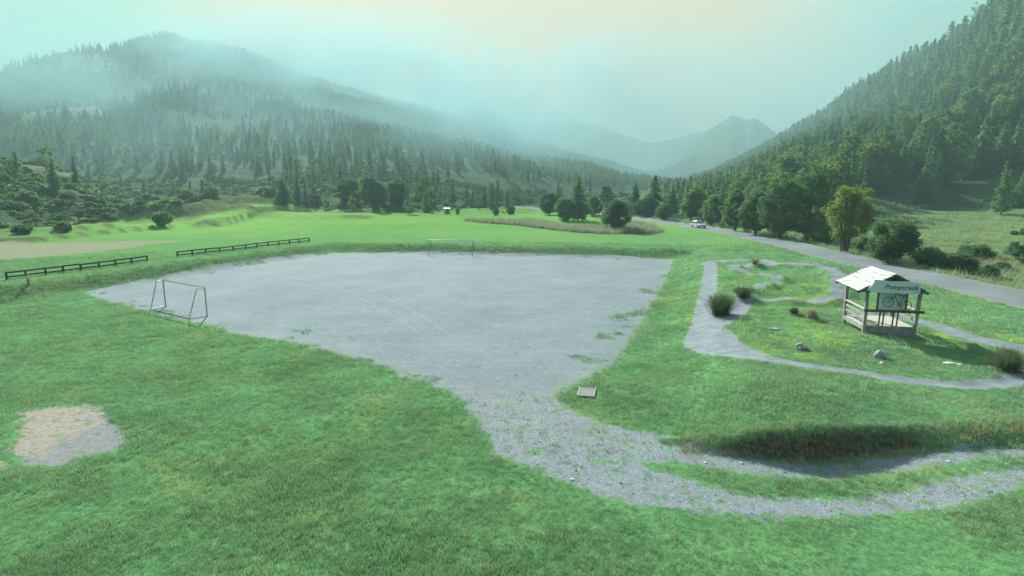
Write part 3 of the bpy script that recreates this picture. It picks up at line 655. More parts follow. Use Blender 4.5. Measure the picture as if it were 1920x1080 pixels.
def broadleaf(seed, h=10, rad=3.5, n=2600, leaf=0.26, base=0.22, trunk=0.2, nst=1, clumps=46, shape='round', fill=1.0):
    rs = np.random.default_rng(seed); cl = []; segs = []
    zc = h * (base + (1 - base) * 0.52); rz = h * (1 - base) * 0.5
    for s in range(nst):
        a0 = 2 * math.pi * s / nst + rs.uniform(-.3, .3); off = 0.12 * rad if nst > 1 else 0
        p = np.array([math.cos(a0) * off, math.sin(a0) * off, -0.5]); 
        top = np.array([math.cos(a0) * rad * (0.35 if nst > 1 else 0.05), math.sin(a0) * rad * (0.35 if nst > 1 else 0.05), h * 0.85]); r0 = trunk / math.sqrt(nst); q = p
        for i in range(1, 6):
            t = i / 5; nx = p + (top - p) * t + rs.normal(scale=0.05 * rad, size=3) * t; segs.append((q, nx, r0 * (1 - 0.8 * (t - .2)), r0 * (1 - 0.8 * t))); q = nx
    stem_pts = [s_[1] for s_ in segs]
    for i in range(clumps):
        u = rs.normal(size=3); u /= np.linalg.norm(u); rr = rs.uniform(0.45, 1.0) ** 0.6
        wob = 1 + 0.16 * math.sin(3 * math.atan2(u[1], u[0]) + seed) + 0.1 * math.sin(5 * u[2] + seed)
        c = np.array([u[0] * rad * rr * wob, u[1] * rad * rr * wob, zc + u[2] * rz * rr])
        if shape == 'tall': k = 1 - 0.45 * max(0, u[2]); c[0] *= k; c[1] *= k
        cl.append(c)
        j = min(range(len(stem_pts)), key=lambda w: np.linalg.norm(stem_pts[w] - c) + 1.5 * max(0, stem_pts[w][2] - c[2] + .5))
        mid = (stem_pts[j] + c) / 2 + np.array([0, 0, -0.08 * rad]); r1 = trunk * 0.2 / math.sqrt(nst)
        segs += [(stem_pts[j], mid, r1, r1 * 0.7), (mid, c, r1 * 0.7, r1 * 0.25)]
    cl = np.array(cl); which = rs.integers(0, len(cl), n)
    sz = rad * rs.uniform(0.17, 0.30, len(cl))
    d = rs.normal(size=(n, 3)); d /= np.linalg.norm(d, axis=1)[:, None]; d *= (rs.uniform(0, 1, n) ** 0.45)[:, None]; d[:, 2] *= 0.75
    cen = cl[which] + d * sz[which][:, None] * fill; cen[:, 2] = np.maximum(cen[:, 2], 0.12 * rs.uniform(0.3, 1, n))
    return quads(cen, leaf, rs), stems(segs, 5)
def tree_obj(name, pair, lm, loc, scale=1.0, rz=0.0, label=None, cat='tree', group=None, crown='crown', trunk='trunk'):
    """pair: (crown mesh, trunk mesh) data"""
    r_ = empty(name, loc, rz, label, cat, group); r_.scale = (scale,) * 3
    a = link(bpy.data.objects.new(crown, pair[0]), r_); b = link(bpy.data.objects.new(trunk, pair[1]), r_)
    return r_
def pair_mesh(pr, lm, crown='crown', trunk='trunk'):
    return np_mesh(crown, pr[0][0], pr[0][1], lm), np_mesh(trunk, pr[1][0], pr[1][1], M['bark'], smooth=True)
def joined_mesh(name, pr, lm):
    V = np.concatenate([pr[0][0], pr[1][0]]); Fc = np.concatenate([pr[0][1], pr[1][1] + len(pr[0][0])])
    return np_mesh(name, V, Fc, [lm, M['bark']], midx=np.r_[np.zeros(len(pr[0][1])), np.ones(len(pr[1][1]))])

CON = [conifer(1, 14, 2.6, droop=.3), conifer(2, 13, 2.9, 28, droop=.22), conifer(3, 15, 2.3, 32, droop=.35), conifer(4, 14, 3.1, 30, dens=.9, droop=.15), conifer(5, 15, 2.0, 34, droop=.4)]
CON_M = [M['larch'], M['larch'], M['spruce'], M['larch'], M['spruce']]
CON_H = [14, 13, 15, 14, 15]
CON += [broadleaf(16, 13, 3.4, 3600, .30, base=.14, trunk=.22, clumps=110, fill=1.2), broadleaf(17, 12, 3.0, 3400, .28, base=.10, trunk=.2, clumps=100, shape='tall', fill=1.2)]; CON_M += [M['leaf_mix'], M['leaf']]; CON_H += [13, 12]
CON_PAIR = [pair_mesh(p, m) for p, m in zip(CON, CON_M)]
FAR = [conifer(11, 14, 2.8, 15, leaf=0.62, dens=.9), conifer(12, 14, 2.4, 16, leaf=0.6, dens=.9, droop=.4), conifer(13, 13, 3.2, 14, leaf=0.66, dens=.8)]
FAR += [broadleaf(14, 13, 3.6, 420, .62, base=.12, trunk=.3, clumps=40, fill=1.3)]
FAR_SRC = [bpy.data.objects.new('far_conifer', joined_mesh('far_conifer', p, m)) for p, m in zip(FAR, (M['larch'], M['spruce'], M['larch'], M['leaf_mix']))]

def scatter(name, pts, scl, rot, var, sources, label, kind='stuff'):
    me = bpy.data.meshes.new(name); n = len(pts); me.vertices.add(n); me.vertices.foreach_set('co', np.asarray(pts, np.float32).ravel())
    a = me.attributes.new('scl', 'FLOAT_VECTOR', 'POINT'); s3 = np.asarray(scl, np.float32)
    if s3.ndim == 1: s3 = np.repeat(s3[:, None], 3, 1)
    a.data.foreach_set('vector', s3.astype(np.float32).ravel())
    a = me.attributes.new('rot', 'FLOAT_VECTOR', 'POINT'); a.data.foreach_set('vector', np.asarray(rot, np.float32).ravel())
    a = me.attributes.new('var', 'INT', 'POINT'); a.data.foreach_set('value', np.asarray(var, np.int32))
    o = bpy.data.objects.new(name, me); link(o); tag(o, label, kind=kind)
    ng = bpy.data.node_groups.new(name + '_nodes', 'GeometryNodeTree')
    ng.interface.new_socket('Geometry', in_out='INPUT', socket_type='NodeSocketGeometry'); ng.interface.new_socket('Geometry', in_out='OUTPUT', socket_type='NodeSocketGeometry')
    gi = ng.nodes.new('NodeGroupInput'); go = ng.nodes.new('NodeGroupOutput'); jn = ng.nodes.new('GeometryNodeJoinGeometry')
    def na(nm, ty):
        q = ng.nodes.new('GeometryNodeInputNamedAttribute'); q.data_type = ty; q.inputs[0].default_value = nm; return q.outputs[0]
    s_, r_, v_ = na('scl', 'FLOAT_VECTOR'), na('rot', 'FLOAT_VECTOR'), na('var', 'INT')
    for k, src in enumerate(sources):
        oi = ng.nodes.new('GeometryNodeObjectInfo'); oi.inputs['Object'].default_value = src; oi.inputs['As Instance'].default_value = True; oi.transform_space = 'ORIGINAL'
        cp = ng.nodes.new('FunctionNodeCompare'); cp.data_type = 'INT'; cp.operation = 'EQUAL'; ng.links.new(v_, cp.inputs[2]); cp.inputs[3].default_value = k
        ip = ng.nodes.new('GeometryNodeInstanceOnPoints'); ng.links.new(gi.outputs[0], ip.inputs['Points']); ng.links.new(cp.outputs[0], ip.inputs['Selection'])
        ng.links.new(oi.outputs['Geometry'], ip.inputs['Instance']); ng.links.new(r_, ip.inputs['Rotation']); ng.links.new(s_, ip.inputs['Scale']); ng.links.new(ip.outputs[0], jn.inputs[0])
    ng.links.new(jn.outputs[0], go.inputs[0])
    md = o.modifiers.new('scatter', 'NODES'); md.node_group = ng; return o

def project(X, Y, Z):
    s, c = math.sin(PITCH), math.cos(PITCH); dz = Z - ZC; w = Y * c - dz * s
    return 960 + F * X / w, 540 - F * (Y * s + dz * c) / w

# ------------------------------------------------------------------ forests
def forest_points():
    out = []
    a0, a1 = az(-150), az(2080)
    def cand(n, r0, r1, aa, ab, seed):
        rs = np.random.default_rng(seed); r = np.sqrt(rs.uniform(r0 * r0, r1 * r1, n)); a = rs.uniform(aa, ab, n)
        return r * np.sin(a), r * np.cos(a), r, a, rs
    # east slope
    X, Y, r, a, rs = cand(15000, 95, 1150, az(1235), a1, 101)
    T = np.interp(a, *MTN['east']['T']); Rr = np.interp(a, *MTN['east']['R'])
    rx = np.interp(Y, ROAD_L[:, 1], ROAD_L[:, 0])
    edge = T + np.interp(a, [az(1230), az(1530), az(1640), az(1920)], [-30, -22, 25, 30]) + 9 * fbm(X, Y, 30, 2, 9)
    ok = (r > edge) & (r < Rr + 30) & (X - rx > 9) & (rs.uniform(0, 1, len(r)) < np.interp(r, [100, 400, 1100], [1.0, .8, .6]))
    out.append((X[ok], Y[ok], r[ok], a[ok], 'E'))
    # west side
    X, Y, r, a, rs = cand(44000, 155, 1500, a0, az(1300), 102)
    lay = H(X, Y)[1]
    T = np.interp(a, *MTN['west']['T']); Rr = np.interp(a, *MTN['west']['R'])
    n1 = fbm(X, Y, 110, 4, 61); dens = sstep(n1, -0.42, -0.12)
    s = (r - T) / (Rr - T)
    dens = dens * np.interp(r - T, [0, 25, 120], [.45, .45, 1.0]) * np.where(r - T < 90, sstep(fbm(X, Y, 26, 3, 64), -.25, .05), 1)
    ok = ((s > -0.03) | (lay == 3) | (lay == 2)) & (r < Rr + 25) & (rs.uniform(0, 1, len(r)) < dens * 0.95 + 0.05)
    for nm, i, c0, c1 in (('shoulder', 2, .82, .3), ('spur', 3, .8, .10)):
        m = MTN[nm]; ss = (r - np.interp(a, *m['T'])) / (np.interp(a, *m['R']) - np.interp(a, *m['T']))
        ok &= ~((lay == i) & (ss > c0) & (rs.uniform(0, 1, len(r)) > c1 * 0.3))
    ok &= ~((lay == 0) & (rs.uniform(0, 1, len(r)) > 0.35)); ok &= ~((lay == 3) & (rs.uniform(0, 1, len(r)) > 0.45)) & ~((lay == 3) & (a > az(110)) & (rs.uniform(0, 1, len(r)) > 0.12)) & ~((a < az(330)) & (r < 245) & (lay != 3))
    out.append((X[ok], Y[ok], r[ok], a[ok], 'W'))
    return out
trees = []
for X, Y, r, a, side in forest_points():
    # thin out: minimum spacing by a grid
    cell = 4.2 if side == 'E' else 4.6
    key = np.round(X / cell) * 100003 + np.round(Y / cell); _, u = np.unique(key, return_index=True)
    X, Y, r, a = X[u], Y[u], r[u], a[u]; Z = H(X, Y)[0]
    rs = np.random.default_rng(5 if side == 'E' else 6)
    h = (rs.uniform(9, 17, len(X)) if side == 'E' else rs.uniform(4.5, 9.5, len(X))) * np.interp(r, [100, 200, 900], [0.7, 1.0, 1.1]) * (np.interp(a, [az(1240), az(1400), az(1600)], [.5, .65, 1.0]) if side == 'E' else 1)
    for q in zip(X, Y, Z, r, h): trees.append((*q, side))
rsF = np.random.default_rng(77)
def show(t):
    px, py = project(t[0], t[1], t[2] + t[4] * .7)
    vis = (-20 < px < 1940) and (py > -20)
    return (t[4] / t[3]) * (1.0 if vis else 0.0)
trees.sort(key=show, reverse=True)
NIND = 270
ind = trees[:NIND]; rest = trees[NIND:]
def tree_label(t, var):
    px, py = project(t[0], t[1], t[2]); dark = CON_M[var] is M['spruce']; c = 'dark green spruce' if dark else 'leafy broadleaved tree' if var > 4 else 'light green larch'
    if t[5] == 'W': return f'{c} at the foot of the misty left mountain', 'trees at the foot of the left mountain'
    if px < 1330: return f'{c} beside the far end of the road', 'trees by the far road'
    if px < 1530: return f'{c} in the wood along the right side of the road', 'trees in the wood beside the road'
    if px < 1700: return f'{c} on the slope above the round golden tree', 'trees above the golden tree'
    return f'{c} at the forest edge above the right meadow', 'trees above the right meadow'
for t in ind:
    v = int(rsF.choice([0, 1, 2, 3, 4], p=[.28, .24, .12, .26, .10])); 
    px_ = project(t[0], t[1], t[2])[0]
    if rsF.uniform() < (.55 if 1200 < px_ < 1560 else .2): v = int(rsF.choice([5, 6]))
    lb, gr = tree_label(t, v)
    s = t[4] / CON_H[v]
    o = tree_obj('conifer_tree' if v < 5 else 'broadleaf_tree', CON_PAIR[v], None, (t[0], t[1], t[2] - 0.2), s, rsF.uniform(0, 6.28), lb, 'tree', gr)
    o.scale = (s * rsF.uniform(.85, 1.15), s * rsF.uniform(.85, 1.15), s)
for side, nm, lb in (('E', 'forest', 'dense conifer forest covering the right mountain slope'), ('W', 'forest', 'hazy conifer forest covering the left mountain')):
    q = [t for t in rest if t[5] == side]; A_ = np.array([t[:5] for t in q]); n = len(A_)
    s = A_[:, 4] / 14; sc3 = np.stack([s * rsF.uniform(.85, 1.2, n), s * rsF.uniform(.85, 1.2, n), s], 1)
    rot = np.zeros((n, 3)); rot[:, 2] = rsF.uniform(0, 6.28, n)
    scatter(nm, A_[:, :3] - [0, 0, .3], sc3, rot, np.where(rsF.uniform(size=n) < np.interp(A_[:, 2], [5, 60], [.35, .04]), 3, rsF.choice([0, 1, 2], n, p=[.45, .25, .3] if side == 'E' else [.3, .4, .3])), FAR_SRC, lb)

# ------------------------------------------------------------------ single trees and bushes
def z_at(py, X, Y):                     # height above which a point over (X, Y) shows at row py
    s, c = math.sin(PITCH), math.cos(PITCH); v = (540 - py) / F
    return ZC + (v * Y * c + Y * s) / (c + v * s) if False else ZC + Y * (v * c - s) / (c + v * s)
def hero(px, yb, yt):
    g = ground_at(px, yb); top = z_at(yt, g.x, g.y); w = math.hypot(g.y * math.cos(PITCH) - (g.z - ZC) * math.sin(PITCH), 0)
    return g, top - g.z, w / F           # location, height, metres per pixel
def put_tree(px, yb, yt, wpx, kind, seed, label, name=None, group=None, cat='tree'):
    g, h, k = hero(px, yb, yt); rad = wpx * k / 2; far = g.y > 90
    if kind == 'conifer':
        pr = conifer(seed, h, rad * 1.15, int(18 + h * 1.1), leaf=max(0.22, k * 1.9), dens=1.0, droop=.25, base=.06); lm = M['larch']
    elif kind == 'spruce':
        pr = conifer(seed, h, rad * 1.15, int(20 + h), leaf=max(0.22, k * 1.9), droop=.35, base=.04); lm = M['spruce']
    else:
        lm = {'gold': M['leaf_gold'], 'dark': M['leaf_dark'], 'leaf': M['leaf'], 'bush': M['leaf'], 'darkbush': M['leaf_dark'], 'willow': M['twig']}[kind]
        bush = kind in ('bush', 'darkbush', 'willow')
        lf = max(0.10, k * 1.5); n = int(min(16000, 1.5 * (4 * math.pi * (rad ** 2) + 4 * rad * h) / (lf * lf)))
        pr = broadleaf(seed, h, rad * .84, n, lf, base=0.02 if bush else 0.16 if kind == 'gold' else 0.05, trunk=0.04 * h if not bush else .02 * h, nst=5 if kind in ('gold', 'bush', 'darkbush', 'willow') else 1,
                       clumps=120 if not bush else 90, shape='round' if kind != 'leaf' else 'tall', fill=1.15 if not bush else 1.35)
    nm = name or ('conifer_tree' if kind in ('conifer', 'spruce') else 'shrub' if 'bush' in kind or kind == 'willow' else 'broadleaf_tree')
    return tree_obj(nm, pair_mesh(pr, lm, 'crown' if 'bush' not in kind else 'foliage', 'trunk' if 'bush' not in kind else 'stem'), lm, (g.x, g.y, g.z - .05), 1, 0, label, cat, group,
                    'crown' if 'bush' not in kind else 'foliage', 'trunk' if 'bush' not in kind else 'stem')
HERO = [
 (1583, 472, 345, 94, 'gold', 21, 'round golden green tree with many thin stems beside the road'),
 (1668, 492, 412, 92, 'darkbush', 22, 'big dark bush beside the road just right of the golden tree'),
 (1512, 452, 306, 88, 'leaf', 23, 'tall pale green tree just left of the golden tree'),
 (1462, 446, 336, 84, 'dark', 24, 'dark tree between the tall pale tree and the round roadside tree'),
 (1416, 440, 350, 70, 'dark', 25, 'dark leafy tree just right of the round roadside tree'),
 (1378, 432, 355, 56, 'leaf', 26, 'round dark green tree with lit edge behind the car'),
 (1335, 422, 366, 52, 'leaf', 27, 'pale willow like tree directly above the car'),
 (1296, 412, 358, 44, 'leaf', 28, 'small leafy tree left of the car at the roadside'),
 (1155, 433, 374, 58, 'darkbush', 29, 'dark rounded tree like bush standing in the reeds'),
 (1084, 414, 328, 52, 'conifer', 30, 'tall slim conifer rising behind the reeds left of the dark bush'),
 (1060, 414, 372, 44, 'bush', 31, 'low green tree at the foot of the tall conifer behind the reeds'),
 (1030, 403, 362, 48, 'dark', 32, 'bluish green tree left of the tall conifer behind the reeds'),
 (1135, 392, 346, 34, 'leaf', 33, 'upright tree directly behind the dark bush in the reeds'),
 (1112, 405, 368, 40, 'leaf', 34, 'leafy tree between the tall conifer and the dark bush'),
 (1190, 404, 344, 36, 'spruce', 35, 'pointed spruce at the end of the road, left of its tallest neighbour'),
 (1226, 405, 326, 48, 'spruce', 36, 'tallest pointed spruce at the far end of the road'),
 (1206, 407, 372, 44, 'dark', 37, 'dark leafy tree between the two spruces at the road end'),
 (1260, 404, 352, 34, 'conifer', 38, 'slim conifer right of the tallest spruce at the road end'),
 (1244, 412, 382, 34, 'bush', 39, 'yellow green bush under the tallest spruce at the road end'),
 (1730, 385, 303, 52, 'conifer', 40, 'lone larch standing at the left edge of the right meadow'),
 (1877, 402, 300, 36, 'conifer', 41, 'slim lone larch with bare lower trunk on the right meadow'),
 (1912, 388, 316, 34, 'conifer', 42, 'larch at the right edge of the view above the meadow'),
 (1796, 516, 476, 68, 'bush', 43, 'wide low bush across the road behind the shelter'),
 (1742, 502, 466, 56, 'bush', 44, 'pale green bush between the big dark bush and the wide low one'),
 (1852, 524, 496, 36, 'darkbush', 45, 'small round bush across the road near the right edge'),
 (1540, 460, 424, 50, 'bush', 46, 'low roadside bush left of the golden tree trunk'),
 (1614, 474, 444, 34, 'bush', 58, 'small yellowish bush between the golden tree and the big dark bush'),
 (930, 404, 389, 15, 'darkbush', 47, 'left one of two tiny bushes in the far meadow'),
 (958, 402, 386, 19, 'darkbush', 48, 'right one of two tiny bushes in the far meadow'),
 (858, 402, 391, 9, 'darkbush', 49, 'tiny bush right of the far field hut'),
 (305, 424, 397, 38, 'bush', 50, 'rounded bush on the grassy mound left of centre'),
 (42, 440, 422, 34, 'darkbush', 51, 'dark bush at the foot of the left spur'),
 (120, 436, 415, 30, 'bush', 52, 'bush on the stony foot of the left spur'),
 (700, 392, 330, 60, 'dark', 53, 'large dark tree at the wood edge above the far meadow, left of the lit gaps'),
 (655, 390, 335, 54, 'dark', 54, 'dark tree at the left end of the wood edge above the far meadow'),
 (745, 388, 338, 52, 'dark', 55, 'dark tree in the middle of the wood edge above the far meadow'),
 (590, 385, 350, 30, 'spruce', 56, 'dark spruce standing alone left of the wood edge'),
 (532, 382, 336, 34, 'spruce', 57, 'broad spruce above the lit bank at the meadow rim'),
]
for h_ in HERO: put_tree(*h_, cat='bush' if 'bush' in h_[4] else 'tree')

def spiky(seed, h, rad, n, lm, leafn=0):     # broom like bush of many fine arching twigs
    rs = np.random.default_rng(seed); V = []; Fc = []; k = 0
    for i in range(n):
        a = rs.uniform(0, 2 * math.pi); e = rs.uniform(0.05, 1) ** 0.7; L = h * rs.uniform(.65, 1.08); bx = rs.normal(scale=rad * .22, size=2)
        d = np.array([math.cos(a) * rad * e, math.sin(a) * rad * e, L * (1 - .35 * e * e)]); pr = None; w = rs.uniform(.006, .013)
        side = np.array([-math.sin(a + rs.uniform(-1, 1)), math.cos(a), 0.1]); side /= np.linalg.norm(side)
        for j in range(4):
            t = j / 3; p = np.array([bx[0], bx[1], 0]) + d * np.array([t ** 1.3, t ** 1.3, t]) ; ww = w * (1 - .7 * t)
            V += [p - side * ww, p + side * ww]
            if j: Fc.append((k - 2, k - 1, k + 1, k))
            k += 2
        for _ in range(6):                    # side twiglets
            t = rs.uniform(.35, 1); p = np.array([bx[0], bx[1], 0]) + d * np.array([t ** 1.3, t ** 1.3, t]); q = p + rs.normal(scale=.07, size=3) + np.array([0, 0, .09])
            V += [p - side * .006, p + side * .006, q + side * .002, q - side * .002]; Fc.append((k, k + 1, k + 2, k + 3)); k += 4
    return np.array(V), np.array(Fc)
def put_spiky(px, yb, yt, wpx, n, lm, seed, label, name='broom_bush', cat='bush', dens=1):
    g, h, k = hero(px, yb, yt); V, Fc = spiky(seed, h, wpx * k / 2, n, lm)
    o = link(bpy.data.objects.new(name, np_mesh(name, V, Fc, lm))); o.location = (g.x, g.y, g.z - .03); return tag(o, label, cat)
put_spiky(1350, 590, 549, 62, 1000, M['broom'], 61, 'large dark spiky bush between the arms of the pump track')
put_spiky(1393, 556, 537, 44, 420, M['broom'], 62, 'smaller spiky bush above and right of the largest one in the track')
put_spiky(1890, 694, 652, 76, 620, M['twig'], 63, 'grey spiky bush inside the bend of the track at the right edge')
put_spiky(1415, 494, 482, 22, 220, M['drygrass'], 64, 'pale dry grass tuft at the far end of the pump track', 'grass_tuft', 'grass tuft')
put_spiky(1520, 596, 578, 22, 260, M['drygrass'], 65, 'pale dry tuft growing over the stones left of the shelter', 'grass_tuft', 'grass tuft')
put_spiky(1488, 588, 578, 18, 200, M['broom'], 66, 'low dark green clump left of the dry tuft inside the track', 'grass_tuft', 'grass tuft')
put_spiky(54, 533, 514, 10, 60, M['drygrass'], 67, 'dry upright weed clump in front of the left fence', 'dry_weed', 'weed')
put_spiky(1883, 492, 478, 34, 420, M['drygrass'], 68, 'straw coloured grass clump across the road at the right', 'grass_tuft', 'grass tuft')
put_spiky(1812, 482, 470, 34, 300, M['drygrass'], 69, 'straw coloured clump above the wide low roadside bush', 'grass_tuft', 'grass tuft')
put_spiky(1700, 500, 482, 12, 60, M['drygrass'], 70, 'tall dry stalks across the road above the shelter roof', 'dry_weed', 'weed')
put_spiky(1648, 488, 478, 12, 40, M['drygrass'], 71, 'short dry stalks at the verge under the big dark bush', 'dry_weed', 'weed')

# shrubs sprinkled over slopes
def shrub_field():
    base = [pair_mesh(broadleaf(200 + i, 2.4, 1.7, 1300, .22, base=.02, trunk=.05, nst=4, clumps=44, fill=1.4), m_, 'foliage', 'stem') for i, m_ in enumerate((M['leaf_dark'], M['leaf'], M['leaf_dark']))]
    rs = np.random.default_rng(31); cnt = {'W': 0, 'S': 0, 'E': 0}
    for i in range(5000):
        side = ('W', 'S', 'E')[i % 3]
        if side == 'W': px, r_ = rs.uniform(100, 1180), rs.uniform(150, 300)
        elif side == 'S': px, r_ = rs.uniform(-100, 330), rs.uniform(130, 250)
        else: px, r_ = rs.uniform(1640, 2000), rs.uniform(60, 170)
        if cnt[side] >= {'W': 130, 'S': 34, 'E': 26}[side]: continue
        a = az(px); x, y = r_ * math.sin(a), r_ * math.cos(a); z, lay = H([x], [y]); lay = int(lay[0])
        n_ = float(fbm(np.array([x]), np.array([y]), 26, 2, 91)[0])
        if side == 'W' and (lay not in (0, 1) or n_ < .02 or r_ < np.interp(px, [150, 330, 500, 640, 860, 1180], [150, 156, 200, 170, 182, 240])): continue
        if side == 'S' and (lay != 3 or n_ < -.25): continue
        if side == 'E' and (lay != 0 or n_ < .1 or x - 34 < 8): continue
        cnt[side] += 1; v = int(rs.integers(0, 3)); s = rs.uniform(.5, 1.3) * {'W': 1.0, 'S': .8, 'E': .5}[side]
        lb, gr = {'W': ('dark shrub among the old terraces below the misty mountain', 'shrubs on the terraces below the misty mountain'), 'S': ('shrub on the grassy spur at the left edge', 'shrubs on the left spur'),
                  'E': ('small shrub on the sloping meadow right of the road', 'shrubs on the right meadow')}[side]
        o = tree_obj('shrub', base[v], None, (x, y, float(z[0]) - .1), s, rs.uniform(0, 6), lb, 'bush', gr, 'foliage', 'stem')
shrub_field()

def scrub():
    sr = [bpy.data.objects.new('scrub_bush', joined_mesh('scrub_bush', broadleaf(300 + i, 1.0, .8, 160, .22, base=.02, trunk=.03, nst=3, clumps=16, fill=1.5), m_)) for i, m_ in enumerate((M['leaf_dark'], M['leaf_mix'], M['drygrass']))]
    rs = np.random.default_rng(61); n = 26000; a = rs.uniform(az(-120), az(1180), n); r = np.sqrt(rs.uniform(120 ** 2, 330 ** 2, n)); X, Y = r * np.sin(a), r * np.cos(a); Z, lay = H(X, Y)
    rl = np.interp(a, [az(p) for p in (-50, 0, 150, 330, 430, 560, 640, 860, 1000, 1150)], [122, 127, 144, 152, 176, 200, 172, 182, 218, 242])
    ok = (fbm(X, Y, 11, 4, 33) > -.02) & (r > rl - 3) & ((lay == 3) | (lay == 0) | (lay == 1) & (r < 280)); X, Y, Z = X[ok], Y[ok], Z[ok]; n = len(X); print('scrub', n)
    s = rs.uniform(.35, 1.5, n) ** 1.3; rot = np.zeros((n, 3)); rot[:, 2] = rs.uniform(0, 6.28, n)
    scatter('hillside_scrub', np.c_[X, Y, Z - .1], np.stack([s, s, s * .7], 1), rot, rs.choice([0, 1, 2], n, p=[.5, .36, .14]), sr, 'low scrub and tussocks on the terraced foot of the left mountain')
scrub()

# ------------------------------------------------------------------ goals
def goal(mouth, back, hpx, r_, m, label, tilt=0.45):
    a, b = [Vector((*P(*q), 0.0)) for q in mouth]; c, d = [Vector((*P(*q), 0.0)) for q in back]
    h = z_at(hpx, a.x, a.y); o = empty('football_goal', (*((a + b) / 2).xy, 0), 0, label, 'goal'); org = (a + b) / 2
    a, b, c, d = a - org, b - org, c - org, d - org; up = Vector((0, 0, h)); z0 = Vector((0, 0, r_))
    for p in (a, b): MB().tube(p, p + up, r_).build('post', m, o, smooth=False)
    MB().tube(a + up, b + up, r_).build('crossbar', m, o)
    for p, q in ((a, c), (b, d)):
        t = p + up; k = t + (q - p) * tilt
        MB().path([t, k, q + z0], r_ * .6).build('stay', M['tube'], o)
        MB().tube(p + z0, q + z0, r_ * .7).build('side_foot', M['tube'], o)
    MB().tube(c + z0, d + z0, r_ * .7).build('ground_bar', M['tube'], o)
    return o
goal([(310.7, 575), (388.5, 593)], [(283, 581), (355, 598.5)], 525, 0.045, M['steel'], 'nearer goal frame without a net at the left edge of the gravel pitch')
goal([(803, 479), (886, 480)], [(809, 473.5), (889, 474.5)], 450, 0.04, M['steel'], 'farther pale goal frame at the back edge of the gravel pitch')

# ------------------------------------------------------------------ fences
def fence(xs, y0, y1, hpx0, label):
    pts = []
    for x in xs:
        yb = y0 + (y1 - y0) * (x - xs[0]) / (xs[-1] - xs[0]); p = P(x, yb, 1.0); pts.append(Vector((p[0], p[1], hz(p[0], p[1]))))
    h = z_at(hpx0, pts[0].x, pts[0].y) - pts[0].z; o = empty('rail_fence', pts[0], 0, label, 'fence'); org = pts[0]; rs = random.Random(len(xs))
    for p in pts:
        MB().box((0, 0, (h + .06) / 2 - .15), (.13, .13, h + .36)).build('post', M['fence'], o, .01).location = p - org
    for nm, zz in (('top_rail', h), ('bottom_rail', h * .34)):
        for a, b in zip(pts[:-1], pts[1:]):
            j = Vector((0, -.08, zz + rs.uniform(-.02, .02))); MB().bar(a - org + j, b - org + j, .05, .13).build(nm, M['fence'], o)
    return o
fence([13, 49, 86, 119, 152, 186, 217, 247, 276], 524.5, 490, 511.5, 'left dark wooden rail fence along the top of the grass bank')
fence([333, 361, 386, 412, 437, 461, 482, 503, 523, 543, 561, 580], 481.5, 453, 472.5, 'longer dark wooden rail fence right of the gap above the pitch')

